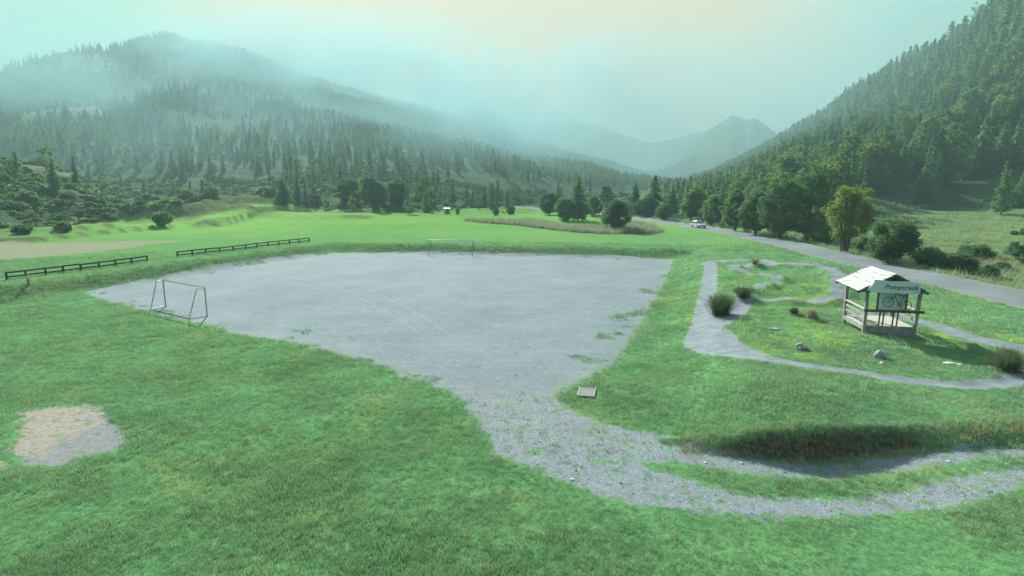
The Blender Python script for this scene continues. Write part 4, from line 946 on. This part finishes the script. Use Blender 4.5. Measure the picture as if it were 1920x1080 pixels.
# ------------------------------------------------------------------ wooden shelter
def shelter():
    z0 = 0.93; p = P(1617, 627, z0); rz = R(-10); g = min(hz(p[0], p[1]), hz(p[0] + 2, p[1] - .3)) + 0.0
    o = empty('wooden_shelter', (p[0], p[1], g), rz, 'small open wooden shelter with silver shingled gable roof', 'shelter')
    Wd, D = 2.36, 2.6; k = M['wood']; hd = .56
    dk = MB()
    for i in range(18): dk.box((Wd * (i + .5) / 18, D / 2, hd - .02), (Wd / 18 - .012, D - .02, .04))
    dk.build('deck', M['deck'], o)
    MB().box((Wd / 2, .0, hd - .27), (Wd + .1, .06, .46)).build('fascia', k, o, .005)
    MB().box((-.03, D / 2, hd - .14), (.05, D - .1, .2)).build('fascia', k, o, .005)
    MB().box((Wd + .03, D / 2, hd - .14), (.05, D - .1, .2)).build('fascia', k, o, .005)
    he = 2.46
    for x, y, lean in ((.02, -.05, 0), (Wd, -.05, .12), (.02, D, -.02), (Wd, D, .04)):
        MB().bar((x, y, -.15), (x + lean, y, he), .15).build('post', k, o, .012)
    # railings on both sides
    for x, nm in ((0.0, 'left'), (Wd + .07, 'right')):
        rl = MB().box((x, D / 2, 1.42), (.15, D + .1, .05)); rl.build('handrail', M['deck'], o, .005)
        MB().box((x, D / 2, 1.15), (.05, D, .13)).build('side_rail', k, o); MB().box((x, D / 2, .88), (.05, D, .11)).build('side_rail', k, o)
    MB().bar((-.08, -.13, 1.36), (Wd + .35, -.13, 1.36), .06, .13).build('front_rail', M['wooddark'], o)
    # roof
    xr = Wd / 2 - .04; ze, zr_ = 2.40, 3.30; xl, xR = -.58, Wd + .34; ya, yb = -.42, D + .12; rs = random.Random(4)
    for sgn, xe in ((-1, xl), (1, xR)):
        rf = MB(); n = 10
        for i in range(n):
            t0, t1 = i / n, (i + 1.15) / n
            xa, xb_ = xe + (xr - xe) * t0, xe + (xr - xe) * min(t1, 1.0); za, zb = ze + (zr_ - ze) * t0 + .05, ze + (zr_ - ze) * min(t1, 1.0)
            ln = 9                          # shingles in each course
            for j in range(ln):
                u0 = ya + (yb - ya) * j / ln + rs.uniform(-.02, .02); u1 = ya + (yb - ya) * (j + 1) / ln + .004; w = rs.uniform(-.012, .016)
                c = Vector(((xa + xb_) / 2, (u0 + u1) / 2, (za + zb) / 2 + w)); L = math.hypot(xb_ - xa, zb - za); an = math.atan2(zb - za, xb_ - xa)
                rf.box(c, (L, u1 - u0, .028), Matrix.Rotation(-an, 3, 'Y'))
        rf.build('roof', M['shingle'], o)
        L = math.hypot(xr - xe, zr_ - ze); an = math.atan2(zr_ - ze, xr - xe); c = Vector(((xe + xr) / 2, 0, (ze + zr_) / 2 - .05))
        b = MB()
        for yy in (ya + .06, yb - .06): b.box(c + Vector((0, yy, 0)), (L, .07, .14), Matrix.Rotation(-an, 3, 'Y'))
        b.build('barge_board', M['wooddark'], o)
        MB().box(c + Vector((0, (ya + yb) / 2, .035)), (L - .06, yb - ya - .16, .03), Matrix.Rotation(-an, 3, 'Y')).build('roof_underside', M['wooddark'], o)
    MB().prism([(xl + .35, ze + .12), (xR - .35, ze + .12), (xr, zr_ - .12)], -.02, .01).build('gable', M['wooddark'], o)
    MB().box((Wd / 2, -.05, ze - .02), (Wd + .9, .1, .12)).build('tie_beam', k, o)
    MB().box((Wd / 2, D, ze - .02), (Wd + .9, .1, .12)).build('tie_beam', k, o)
    # name board
    sb = MB().prism([(-.20, 2.50), (.06, 2.38), (.9, 2.37), (2.22, 2.34), (2.25, 2.6), (2.2, 2.93), (1.5, 2.98), (.9, 2.96), (.12, 3.03), (.05, 2.78)], -.50, -.465).build('name_board', M['sign'], o)
    cu = bpy.data.curves.new('t', 'FONT'); cu.body = 'Pumptrack'; cu.size = .40; cu.shear = .22; cu.offset = .003; cu.extrude = .006; cu.space_character = 1.1
    to = bpy.data.objects.new('t', cu); C.objects.link(to); dg = bpy.context.evaluated_depsgraph_get(); me = bpy.data.meshes.new_from_object(to.evaluated_get(dg)); bpy.data.objects.remove(to)
    me.materials.clear(); me.materials.append(M['ink']); wd = max(v.co.x for v in me.vertices)
    tx = link(bpy.data.objects.new('lettering', me), sb); tx.location = (.60, -.51, 2.58); tx.rotation_euler = (math.pi / 2, R(1.5), 0); s_ = 1.56 / wd; tx.scale = (s_, s_, 1)
    # information board standing between the front posts
    ib = empty('information_board', (0, 0, 0), 0, 'pale notice board on four thin legs at the front of the shelter', 'board')
    ib.matrix_world = Matrix.Translation((p[0], p[1], g)) @ Matrix.Rotation(rz, 4, 'Z')
    MB().box((1.22, -.02, 1.87), (1.26, .03, .96)).build('panel', M['panel'], ib, .004)
    for x in (.55, 1.89): MB().box((x, -.02, 1.88), (.07, .06, 1.06)).build('frame_side', M['wooddark'], ib)
    MB().box((1.22, -.02, 2.375), (1.27, .05, .05)).build('frame_top', M['wooddark'], ib)
    for x in (.70, .88, 1.34, 1.54): MB().bar((x, -.02, hd - .0), (x + .03, -.02, 1.385), .055).build('leg', M['wooddark'], ib)
    # bicycle hung on the board
    bi = empty('bicycle', (0, 0, 0), 0, 'dark bicycle hanging in front of the pale notice board', 'bicycle'); bi.matrix_world = ib.matrix_world.copy()
    def q(zx, zy): return Vector(((zx - 440) / 6 * .0273 - .13, -.20, (880 - zy) / 6 * .0273 + .24))
    fw, rw, bb, st, hd_, hb_ = q(682, 525), q(865, 565), q(790, 548), q(835, 465), q(748, 425), q(742, 455)
    rwz = .255
    for c_, nm in ((fw, 'front_wheel'), (rw, 'rear_wheel')):
        w_ = MB().ring(c_, (0, 1, 0), rwz, .016).build(nm, M['rubber'], bi)
        s_ = MB()
        for i in range(12):
            a = i * math.pi / 6; s_.tube(c_, c_ + Vector((math.cos(a) * rwz, 0, math.sin(a) * rwz)), .0022, seg=3)
        s_.tube(c_ - Vector((0, .03, 0)), c_ + Vector((0, .03, 0)), .022).build('spokes', M['black'], w_)
    MB().path([hd_, st, bb, hb_, hd_], .017, 6).tube(st, rw, .011).tube(bb, rw, .012).tube(bb, st + (st - bb) * .12, .014).build('frame', M['black'], bi)
    MB().path([hd_ + Vector((0, 0, .02)), hb_, fw], .016, 6).build('fork', M['black'], bi)
    MB().path([hd_, q(742, 408), q(728, 398)], .014, 6).tube(q(728, 398) - Vector((0, .1, 0)), q(728, 398) + Vector((0, .12, 0)), .013).build('handlebar', M['black'], bi)
    sd_ = MB(); t_ = st + (st - bb) * .14; sd_.box(t_ + Vector((.02, 0, .01)), (.22, .06, .035), Matrix.Rotation(R(8), 3, 'Y')); sd_.build('saddle', M['black'], bi, .01)
    MB().ring(bb, (0, 1, 0), .05, .012, 16).tube(bb, bb + Vector((.03, -.03, -.12)), .01).box(bb + Vector((.03, -.06, -.12)), (.07, .07, .015)).tube(bb, bb + Vector((-.03, .03, .12)), .01).build('crank', M['black'], bi)
shelter()

# ------------------------------------------------------------------ car on the road
def car():
    Y = 104.0; cx = float(np.interp(Y, ROAD_L[:, 1], ROAD_L[:, 0])) - .9; z = hz(cx, Y) + .01; dx = float(np.interp(Y + 4, ROAD_L[:, 1], ROAD_L[:, 0])) - cx - .9
    o = empty('car', (cx, Y, z), -math.atan2(dx, 4) + math.pi, 'small white estate car with roof rack driving on the valley road', 'car'); o.scale = (.78, .78, .78)
    # local +Y is the nose
    sec = [(-2.15, .45, .80, .78), (-2.1, .32, .98, .84), (-1.2, .28, 1.0, .88), (0, .28, 1.0, .89), (1.0, .28, .98, .88), (1.85, .32, .86, .82), (2.12, .42, .72, .72)]
    bm = bmesh.new(); rings = []
    for y, zb, zt, w in sec: rings.append([bm.verts.new(v) for v in ((-w, y, zb), (-w, y, (zb + zt) / 2), (-w * .94, y, zt), (w * .94, y, zt), (w, y, (zb + zt) / 2), (w, y, zb))])
    for a, b in zip(rings[:-1], rings[1:]):
        for i in range(6): bm.faces.new((a[i], a[(i + 1) % 6], b[(i + 1) % 6], b[i]))
    bm.faces.new(rings[0]); bm.faces.new(rings[-1][::-1]); m_ = MB(); m_.bm.free(); m_.bm = bm; m_.build('body', M['white'], o, .03)
    def cab(w0, w1, ys, z0, z1):
        v = []; bm = bmesh.new()
        for (y, z_, w) in ((ys[0], z0, w0), (ys[1], z1, w1), (ys[2], z1, w1), (ys[3], z0, w0)): v.append([bm.verts.new((-w, y, z_)), bm.verts.new((w, y, z_))])
        bm.faces.new([q[0] for q in v]); bm.faces.new([q[1] for q in v][::-1])
        for i in range(4): a, b = v[i], v[(i + 1) % 4]; bm.faces.new((a[0], b[0], b[1], a[1]))
        m_ = MB(); m_.bm.free(); m_.bm = bm; return m_
    cab(.84, .68, (-2.05, -1.75, .3, 1.05), .985, 1.44).build('windows', M['glass'], o)
    MB().box((0, -.72, 1.455), (1.38, 2.1, .05)).build('roof', M['white'], o, .02)
    for s in (-1, 1):
        for y in (-.85, .22): MB().bar((s * .80, y, 1.0), (s * .68, y - .05, 1.44), .05, .07).build('pillar', M['white'], o)
        MB().bar((s * .60, -1.6, 1.52), (s * .60, .15, 1.52), .04).build('roof_rail', M['tube'], o)
        MB().box((s * .62, 2.06, .66), (.28, .08, .14)).build('headlight', M['lamp'], o, .01); MB().box((s * .68, -2.14, .74), (.18, .06, .2)).build('tail_light', M['red'], o, .01)
        MB().box((s * .96, .75, 1.02), (.16, .1, .12)).build('mirror', M['white'], o, .02)
        for y in (-1.35, 1.35):
            w = MB().tube((s * .72, y, .33), (s * .9, y, .33), .33, seg=20).build('wheel', M['rubber'], o); MB().tube((s * .895, y, .33), (s * .915, y, .33), .2, seg=12).build('rim', M['steel'], w)
    MB().box((0, -.9, 1.60), (.5, 1.3, .12)).build('roof_load', M['red'], o, .03)
    MB().box((0, 2.13, .5), (.9, .05, .18)).build('grille', M['black'], o)
car()

# ------------------------------------------------------------------ far hut
def hut():
    g = ground_at(838, 402); o = empty('field_hut', g, R(10), 'tiny grey hut with pale roof in the far meadow', 'hut'); k = .72
    MB().box((0, 0, 1.0 * k), (2.0 * k, 2.2 * k, 2.2 * k)).build('wall', M['wood'], o)
    MB().box((0, 0, 2.2 * k), (2.5 * k, 2.7 * k, .14), Matrix.Rotation(R(7), 3, 'X')).build('roof', M['tin'], o)
    MB().box((.1, -1.11 * k, .9 * k), (.5, .06, 1.1)).build('door', M['wooddark'], o)
hut()

# ------------------------------------------------------------------ stones and the drain grating
def rock(name, px, py, wpx, hf, seed, m, label, cat='rock', zoff=0.0, dx=0):
    g = ground_at(px, py); k = g.y / F; r_ = wpx * k / 2; rs = np.random.default_rng(seed); bm = bmesh.new(); bmesh.ops.create_icosphere(bm, subdivisions=3, radius=1)
    off = rs.uniform(0, 50, 3)
    for v in bm.verts:
        c = v.co; n_ = float(vnoise(np.array([c.x * 1.3 + off[0]]), np.array([c.y * 1.3 + c.z * 1.7 + off[1]]), seed)[0]) + .4 * float(vnoise(np.array([c.x * 3.3 + off[0]]), np.array([c.y * 3.1 + c.z * 3.7]), seed)[0])
        v.co = c * (1 + .22 * n_); v.co.x *= r_; v.co.y *= r_ * .8; v.co.z *= r_ * hf
    me = bpy.data.meshes.new(name); bm.to_mesh(me); bm.free(); me.materials.append(m); o = link(bpy.data.objects.new(name, me)); o.location = (g.x, g.y, g.z + r_ * hf * .45 + zoff); return tag(o, label, cat)
rock('rock', 1650, 672, 22, 1.0, 1, M['rock'], 'upright grey boulder in the grass below the shelter')
rock('rock', 1653, 683, 10, .7, 2, M['rockpale'], 'small pale stone at the foot of the upright boulder')
rock('rock', 1501, 655, 24, .75, 3, M['rock'], 'dark boulder alone in the grass inside the track')
rock('rock', 1524, 596, 20, .8, 4, M['rock'], 'grey stone under the dry tuft left of the shelter')
rock('rock', 1453, 618, 20, .25, 5, M['rock'], 'flat stone sunk in the yellowish grass inside the track')
rock('rock', 1778, 682, 20, .25, 6, M['rockpale'], 'left flat pale stone in the shadow of the shelter')
rock('rock', 1797, 684, 13, .25, 7, M['rockpale'], 'right smaller flat pale stone in the shadow of the shelter')
rock('stone', 1074, 900, 9, .5, 8, M['rockpale'], 'white stone at the lower edge of the gravel track')
rock('stone', 1391, 869, 7, .5, 9, M['rockpale'], 'white stone on the upper rut of the track below the bank')
rock('stone', 1322, 868, 7, .4, 10, M['rockpale'], 'pale flat stone on the gravel track left of the white one')
rock('stone', 1779, 866, 8, .4, 11, M['rockpale'], 'pale stone on the track near the right edge')
rock('stone', 1342, 740, 4, .5, 12, M['rockpale'], 'tiny white stone in the grass above the bank')
def grate():
    q = [Vector((*P(*c), 0)) for c in ((1090, 730), (1119, 732), (1111, 746.5), (1080, 744))]; c = sum(q, Vector()) / 4; z = hz(c.x, c.y) + .05
    ax = ((q[1] - q[0]) + (q[2] - q[3])).normalized(); w = (q[1] - q[0]).length; d = (q[3] - q[0]).length; o = empty('drain_grating', (c.x, c.y, z), math.atan2(ax.y, ax.x), 'pale rectangular drain grating in the grass beside the pitch', 'drain')
    for i in range(2):
        MB().box((0, (-1, 1)[i] * d / 2, 0), (w + .06, .05, .07)).build('rim', M['grate'], o); MB().box(((-1, 1)[i] * w / 2, 0, .002), (.05, d - .05, .07)).build('rim', M['grate'], o)
    b = MB()
    for i in range(15): b.box((-w / 2 + w * (i + .5) / 15, 0, 0), (w / 15 * .62, d - .05, .04))
    for i in range(5): b.box((0, -d / 2 + d * (i + .5) / 5, -.004), (w - .04, .03, .03))
    b.build('bars', M['grate'], o); MB().box((0, 0, -.06), (w, d, .02)).build('pit', M['black'], o)
grate()

# ------------------------------------------------------------------ grass, reeds and loose gravel
def clump(seed, n, h, spread, w, lean=0.5, curl=True):
    rs = np.random.default_rng(seed); V = []; Fc = []; k = 0
    for i in range(n):
        a = rs.uniform(0, 6.28); b = rs.normal(scale=spread * .5, size=2); hh = h * rs.uniform(.5, 1.2); ln = hh * lean * rs.uniform(.2, 1.3); s = np.array([-math.sin(a), math.cos(a)]) * w
        d = np.array([math.cos(a), math.sin(a)])
        p0 = np.array([*b, -.01]); p1 = np.array([*(b + d * ln * .35), hh * .65]); p2 = np.array([*(b + d * ln), hh])
        V += [[*(p0[:2] - s), p0[2]], [*(p0[:2] + s), p0[2]], [*(p1[:2] + s * .8), p1[2]], [*(p1[:2] - s * .8), p1[2]], [*(p2[:2] + s * .15), p2[2]], [*(p2[:2] - s * .15), p2[2]]]
        Fc += [(k, k + 1, k + 2, k + 3), (k + 3, k + 2, k + 4, k + 5)]; k += 6
    return np.array(V), np.array(Fc)
def src(name, V, Fc, m): return bpy.data.objects.new(name, np_mesh(name, V, Fc, m))
GR = [src('grass_clump', *clump(i, 22, .050 if i < 3 else .10, .13, .0040), M['grass']) for i in range(4)] + [src('grass_clump', *clump(9, 12, .16, .09, .0035, .6), M['drygrass'])]
def grass():
    rs = np.random.default_rng(12); P_ = []; S_ = []; V_ = []
    for r0, r1, dens, sc_ in ((9, 20, 150, 1.0), (20, 32, 80, 1.2), (32, 52, 30, 1.6), (52, 80, 10, 2.0)):
        a0, a1 = R(-45), R(45); n = int(.5 * (a1 - a0) * (r1 * r1 - r0 * r0) * dens); r = np.sqrt(rs.uniform(r0 * r0, r1 * r1, n)); a = rs.uniform(a0, a1, n); X = r * np.sin(a); Y = r * np.cos(a)
        mk = masks(X, Y); jit = .35 * fbm(X, Y, .9, 3, 4) + rs.normal(scale=.12, size=n)
        edge_ = (mk['pitch'] > -2.6) & (fbm(X, Y, 1.8, 4, 27) > .12 + .16 * -mk['pitch']) & (rs.uniform(size=n) < .75)
        ok = ((mk['pitch'] + jit > .18) | edge_) & (mk['pump'] + jit * .25 > .06) & (mk['road'] > .25) & (mk['dirt'] + jit * 1.5 > .05) & (mk['field'] > .5) & ((mk['lane'] + jit > .12) | (mk['mid'] + jit < -.12) | (rs.uniform(size=n) < .05))
        ok &= ~((mk['dirt'] < 0) & (rs.uniform(size=n) > .3))
        yb_ = np.interp(X, BANK_L[:, 0], BANK_L[:, 1]); ok &= ~((np.abs(Y - yb_) < .38) & (X > 5.5) & (rs.uniform(size=n) > .12))
        kx, ky = P(1640, 615, ZT); ok &= ~((np.abs(X - kx - .4) < 1.25) & (np.abs(Y - ky - .4) < 1.5)); gx, gy = P(1100, 738); ok &= ~(np.hypot(X - gx, Y - gy) < .52)
        ok &= rs.uniform(size=n) < .55 + .6 * (fbm(X, Y, 1.7, 3, 8) + .35)
        X, Y = X[ok], Y[ok]; Z = H(X, Y)[0]; P_.append(np.stack([X, Y, Z], 1)); n = len(X)
        tall = np.clip(1 + 0.7 * fbm(X, Y, 2.6, 3, 14), .5, 1.8)
        s = sc_ * rs.uniform(.65, 1.25, n) * tall
        rx = np.interp(Y, ROAD_L[:, 1], ROAD_L[:, 0]); wild = (X - rx > 2.6)
        d = np.maximum(beyond(X, Y, L1A, L1B), beyond(X, Y, L2A, L2B)); bank = (d > 0.2) & (d < 4); s = np.where(wild, s * 1.5, np.where(bank, s * 1.1, s))
        S_.append(np.stack([s, s, s * rs.uniform(.8, 1.2, n)], 1))
        v = rs.choice([0, 1, 2, 3, 4], n, p=[.3, .29, .29, .11, .01]); v = np.where(wild & (rs.uniform(size=n) < .3), 4, v); V_.append(v)
    # fringe hanging over the bank
    n = 1500; i = rs.uniform(0, len(BANK_L) - 1.001, n); k = i.astype(int); t = (i - k)[:, None]; q = BANK_L[k] * (1 - t) + BANK_L[k + 1] * t; X = q[:, 0] + rs.normal(scale=.05, size=n); Y = q[:, 1] + rs.uniform(.12, .5, n)
    ok = (X > 5) & (X < 24); X, Y = X[ok], Y[ok]; n = len(X); P_.append(np.stack([X, Y, H(X, Y)[0]], 1)); s = rs.uniform(.5, 1.2, n); S_.append(np.stack([s, s, s], 1)); V_.append(rs.choice([0, 1, 3, 4], n, p=[.25, .25, .35, .15]))
    n = 900; X = rs.uniform(5.5, 17, n); Y = np.interp(X, BANK_L[:, 0], BANK_L[:, 1]) + rs.uniform(-.45, .1, n); P_.append(np.stack([X, Y, H(X, Y)[0]], 1)); s = rs.uniform(.4, 1.1, n); S_.append(np.stack([s, s, s], 1)); V_.append(rs.choice([0, 4], n, p=[.4, .6]))
    pts = np.concatenate(P_); n = len(pts); rot = np.zeros((n, 3)); rot[:, 2] = rs.uniform(0, 6.28, n); rot[:, :2] = rs.normal(scale=.12, size=(n, 2)); print('grass', n)
    scatter('grass', pts, np.concatenate(S_), rot, np.concatenate(V_), GR, 'short green lawn grass with rough tufts')
grass()
def reeds():
    sr = [src('reed_clump', *clump(31 + i, 24, .8, .6, .018, .35), M['reed']) for i in range(2)]
    A_ = PP([(870, 413), (950, 415), (1000, 414), (1060, 424), (1128, 424), (1190, 419), (1215, 421), (1240, 432), (1200, 434), (1120, 434), (1050, 428), (980, 421), (900, 416)], 1.4); rs = np.random.default_rng(8)
    lo, hi = A_.min(0), A_.max(0); q = rs.uniform(lo, hi, (9000, 2)); ok = (sd_poly(q[:, 0], q[:, 1], A_) < .3); q = q[ok][:2600]; Z = H(q[:, 0], q[:, 1])[0]; n = len(q); print('reeds', n)
    s = rs.uniform(.6, 1.25, n); rot = np.zeros((n, 3)); rot[:, 2] = rs.uniform(0, 6.28, n)
    scatter('reeds', np.c_[q, Z], np.stack([s, s, s], 1), rot, rs.integers(0, 2, n), sr, 'strip of dry grey brown reeds across the meadow')
    # tall dry grass on the rough verge right of the road
    n = 16000; Y = rs.uniform(22, 150, n); ex = rs.uniform(0, 1, n) ** 1.4 * 95; X = np.interp(Y, ROAD_L[:, 1], ROAD_L[:, 0]) + 3.2 + ex; ok = fbm(X, Y, 5, 3, 19) > np.where(ex < 15, -.05, .08); X, Y = X[ok], Y[ok]; Z = H(X, Y)[0]; n = len(X)
    sr2 = [src('verge_clump', *clump(41, 22, .55, .4, .012, .5), M['grass']), src('verge_clump', *clump(42, 18, .6, .35, .010, .4), M['drygrass'])]
    s = rs.uniform(.4, 1.1, n) * np.interp(Y, [30, 150], [.9, 1.3]); rot = np.zeros((n, 3)); rot[:, 2] = rs.uniform(0, 6.28, n)
    scatter('verge_grass', np.c_[X, Y, Z], np.stack([s, s, s], 1), rot, (rs.uniform(size=n) < .35).astype(int), sr2, 'tall uncut grass and weeds right of the road')
reeds()
def gravel():
    srcs = []
    for i, m_ in enumerate(('pebble', 'rockpale')):
        bm = bmesh.new(); bmesh.ops.create_icosphere(bm, subdivisions=1, radius=1); rs = np.random.default_rng(i)
        for v in bm.verts: v.co = v.co * rs.uniform(.7, 1.15); v.co.z *= .6
        me = bpy.data.meshes.new('pebble'); bm.to_mesh(me); bm.free(); me.materials.append(M[m_]); srcs.append(bpy.data.objects.new('pebble', me))
    rs = np.random.default_rng(5); n = 90000; X = rs.uniform(-30, 26, n); Y = 12 + rs.uniform(0, 1, n) * 38; mk = masks(X, Y); ok = ((mk['lane'] < -.1) | (mk['pitch'] < -.1) & (rs.uniform(size=n) < .35)) & ((mk['mid'] > .05) | (rs.uniform(size=n) < .1)); X, Y = X[ok], Y[ok]; n = len(X); print('stones', n)
    s = rs.lognormal(-4.5, .42, n); s = np.clip(s, .006, .045); Z = H(X, Y)[0] + s * .2; rot = rs.uniform(0, 6.28, (n, 3)) * [.1, .1, 1]
    scatter('loose_gravel', np.c_[X, Y, Z], np.stack([s, s, s], 1), rot, (rs.uniform(size=n) < .012).astype(int), srcs, 'loose grey stones lying on the gravel track')
gravel()


# ------------------------------------------------------------------ haze: the morning air of the valley
def haze_box(name, c, size, color, dens, aniso):
    bm = bmesh.new(); bmesh.ops.create_cube(bm, size=1, matrix=Matrix.Translation(c) @ Matrix.Diagonal((*size, 1)))
    me = bpy.data.meshes.new(name); bm.to_mesh(me); bm.free(); o = link(bpy.data.objects.new(name, me))
    m, t = mat(name); v = t.n('ShaderNodeVolumePrincipled'); v.inputs['Color'].default_value = (*color, 1); v.inputs['Density'].default_value = dens; v.inputs['Anisotropy'].default_value = aniso
    t.nt.links.new(v.outputs[0], t.n('ShaderNodeOutputMaterial').inputs['Volume']); me.materials.append(m); return o
hb = haze_box('haze', (0, 0, 153), (9000, 9000, 376), (0.33, 0.50, 0.485), 0.00085, 0.15); tag(hb, 'bluish morning haze filling the valley', kind='stuff')

def mist_bank(x0, x1, y0, y1, z0, z1, xr0, xr1, hz0, hz1, dens, slope, off, label, cap=True):
    bm = bmesh.new()
    bmesh.ops.create_cube(bm, size=1, matrix=Matrix.Translation(((x0 + x1) / 2, (y0 + y1) / 2, (z0 + z1) / 2)) @ Matrix.Diagonal((x1 - x0, y1 - y0, z1 - z0, 1)))
    me = bpy.data.meshes.new('mist'); bm.to_mesh(me); bm.free(); o = link(bpy.data.objects.new('mist', me)); m, t = mat('mist')
    pos = t.pos(); mp_ = t.n('ShaderNodeMapping'); mp_.inputs['Scale'].default_value = (1, .7, 1.5); t.l(pos, mp_.inputs[0])
    n1 = t.noise(0.0085, 5, 0.62, mp_.outputs[0], off=off)
    q = t.n('ShaderNodeSeparateXYZ'); t.l(pos, q.inputs[0])
    d = t.ramp(n1, 0.46, 0.60)
    # thicker with height, fading out to every side of the bank
    hgt = t.math('ADD', t.ramp(q.outputs[2], hz0, hz1, 0.40, 1.0), 0.0); d = t.math('MULTIPLY', d, hgt)
    d = t.math('MULTIPLY', d, t.ramp(q.outputs[2], z1 - 45, z1 - 1, 1, 0)); d = t.math('MULTIPLY', d, t.ramp(q.outputs[2], z0 + 1, z0 + 19, 0, 1))
    d = t.math('MULTIPLY', d, t.ramp(q.outputs[0], x0, x0 + xr0, 0, 1)); d = t.math('MULTIPLY', d, t.ramp(q.outputs[0], x1 - xr1, x1, 1, 0))
    d = t.math('MULTIPLY', d, t.ramp(q.outputs[1], y0, y0 + 120, 0, 1)); d = t.math('MULTIPLY', d, t.ramp(q.outputs[1], y1 - 200, y1, 1, 0))
    if cap: d = t.math('MULTIPLY', d, t.ramp(t.math('ADD', q.outputs[2], t.math('MULTIPLY', q.outputs[0], 0.17)), 125, 170, 1, 0))
    d = t.math('MULTIPLY', d, t.ramp(t.math('SUBTRACT', q.outputs[2], t.math('MULTIPLY', q.outputs[1], slope)), -30, 25, 1, 0))
    v = t.n('ShaderNodeVolumePrincipled'); v.inputs['Color'].default_value = (0.38, 0.65, 0.67, 1); t.l(t.math('MULTIPLY', d, dens), v.inputs['Density']); v.inputs['Anisotropy'].default_value = 0.2
    t.nt.links.new(v.outputs[0], t.n('ShaderNodeOutputMaterial').inputs['Volume']); me.materials.append(m); tag(o, label, kind='stuff')
mist_bank(-560, 260, 140, 1500, 3, 345, 380, 300, 20, 170, 0.0085, 0.27, (300, 120, 40), 'bright morning mist clinging to the left mountain')
mist_bank(180, 620, 230, 800, 60, 240, 120, 60, 90, 170, 0.0035, 0.60, (90, 20, 40), 'thin mist along the upper right slope', False)
sc.cycles.volume_step_rate = 1.0; sc.cycles.volume_max_steps = 64
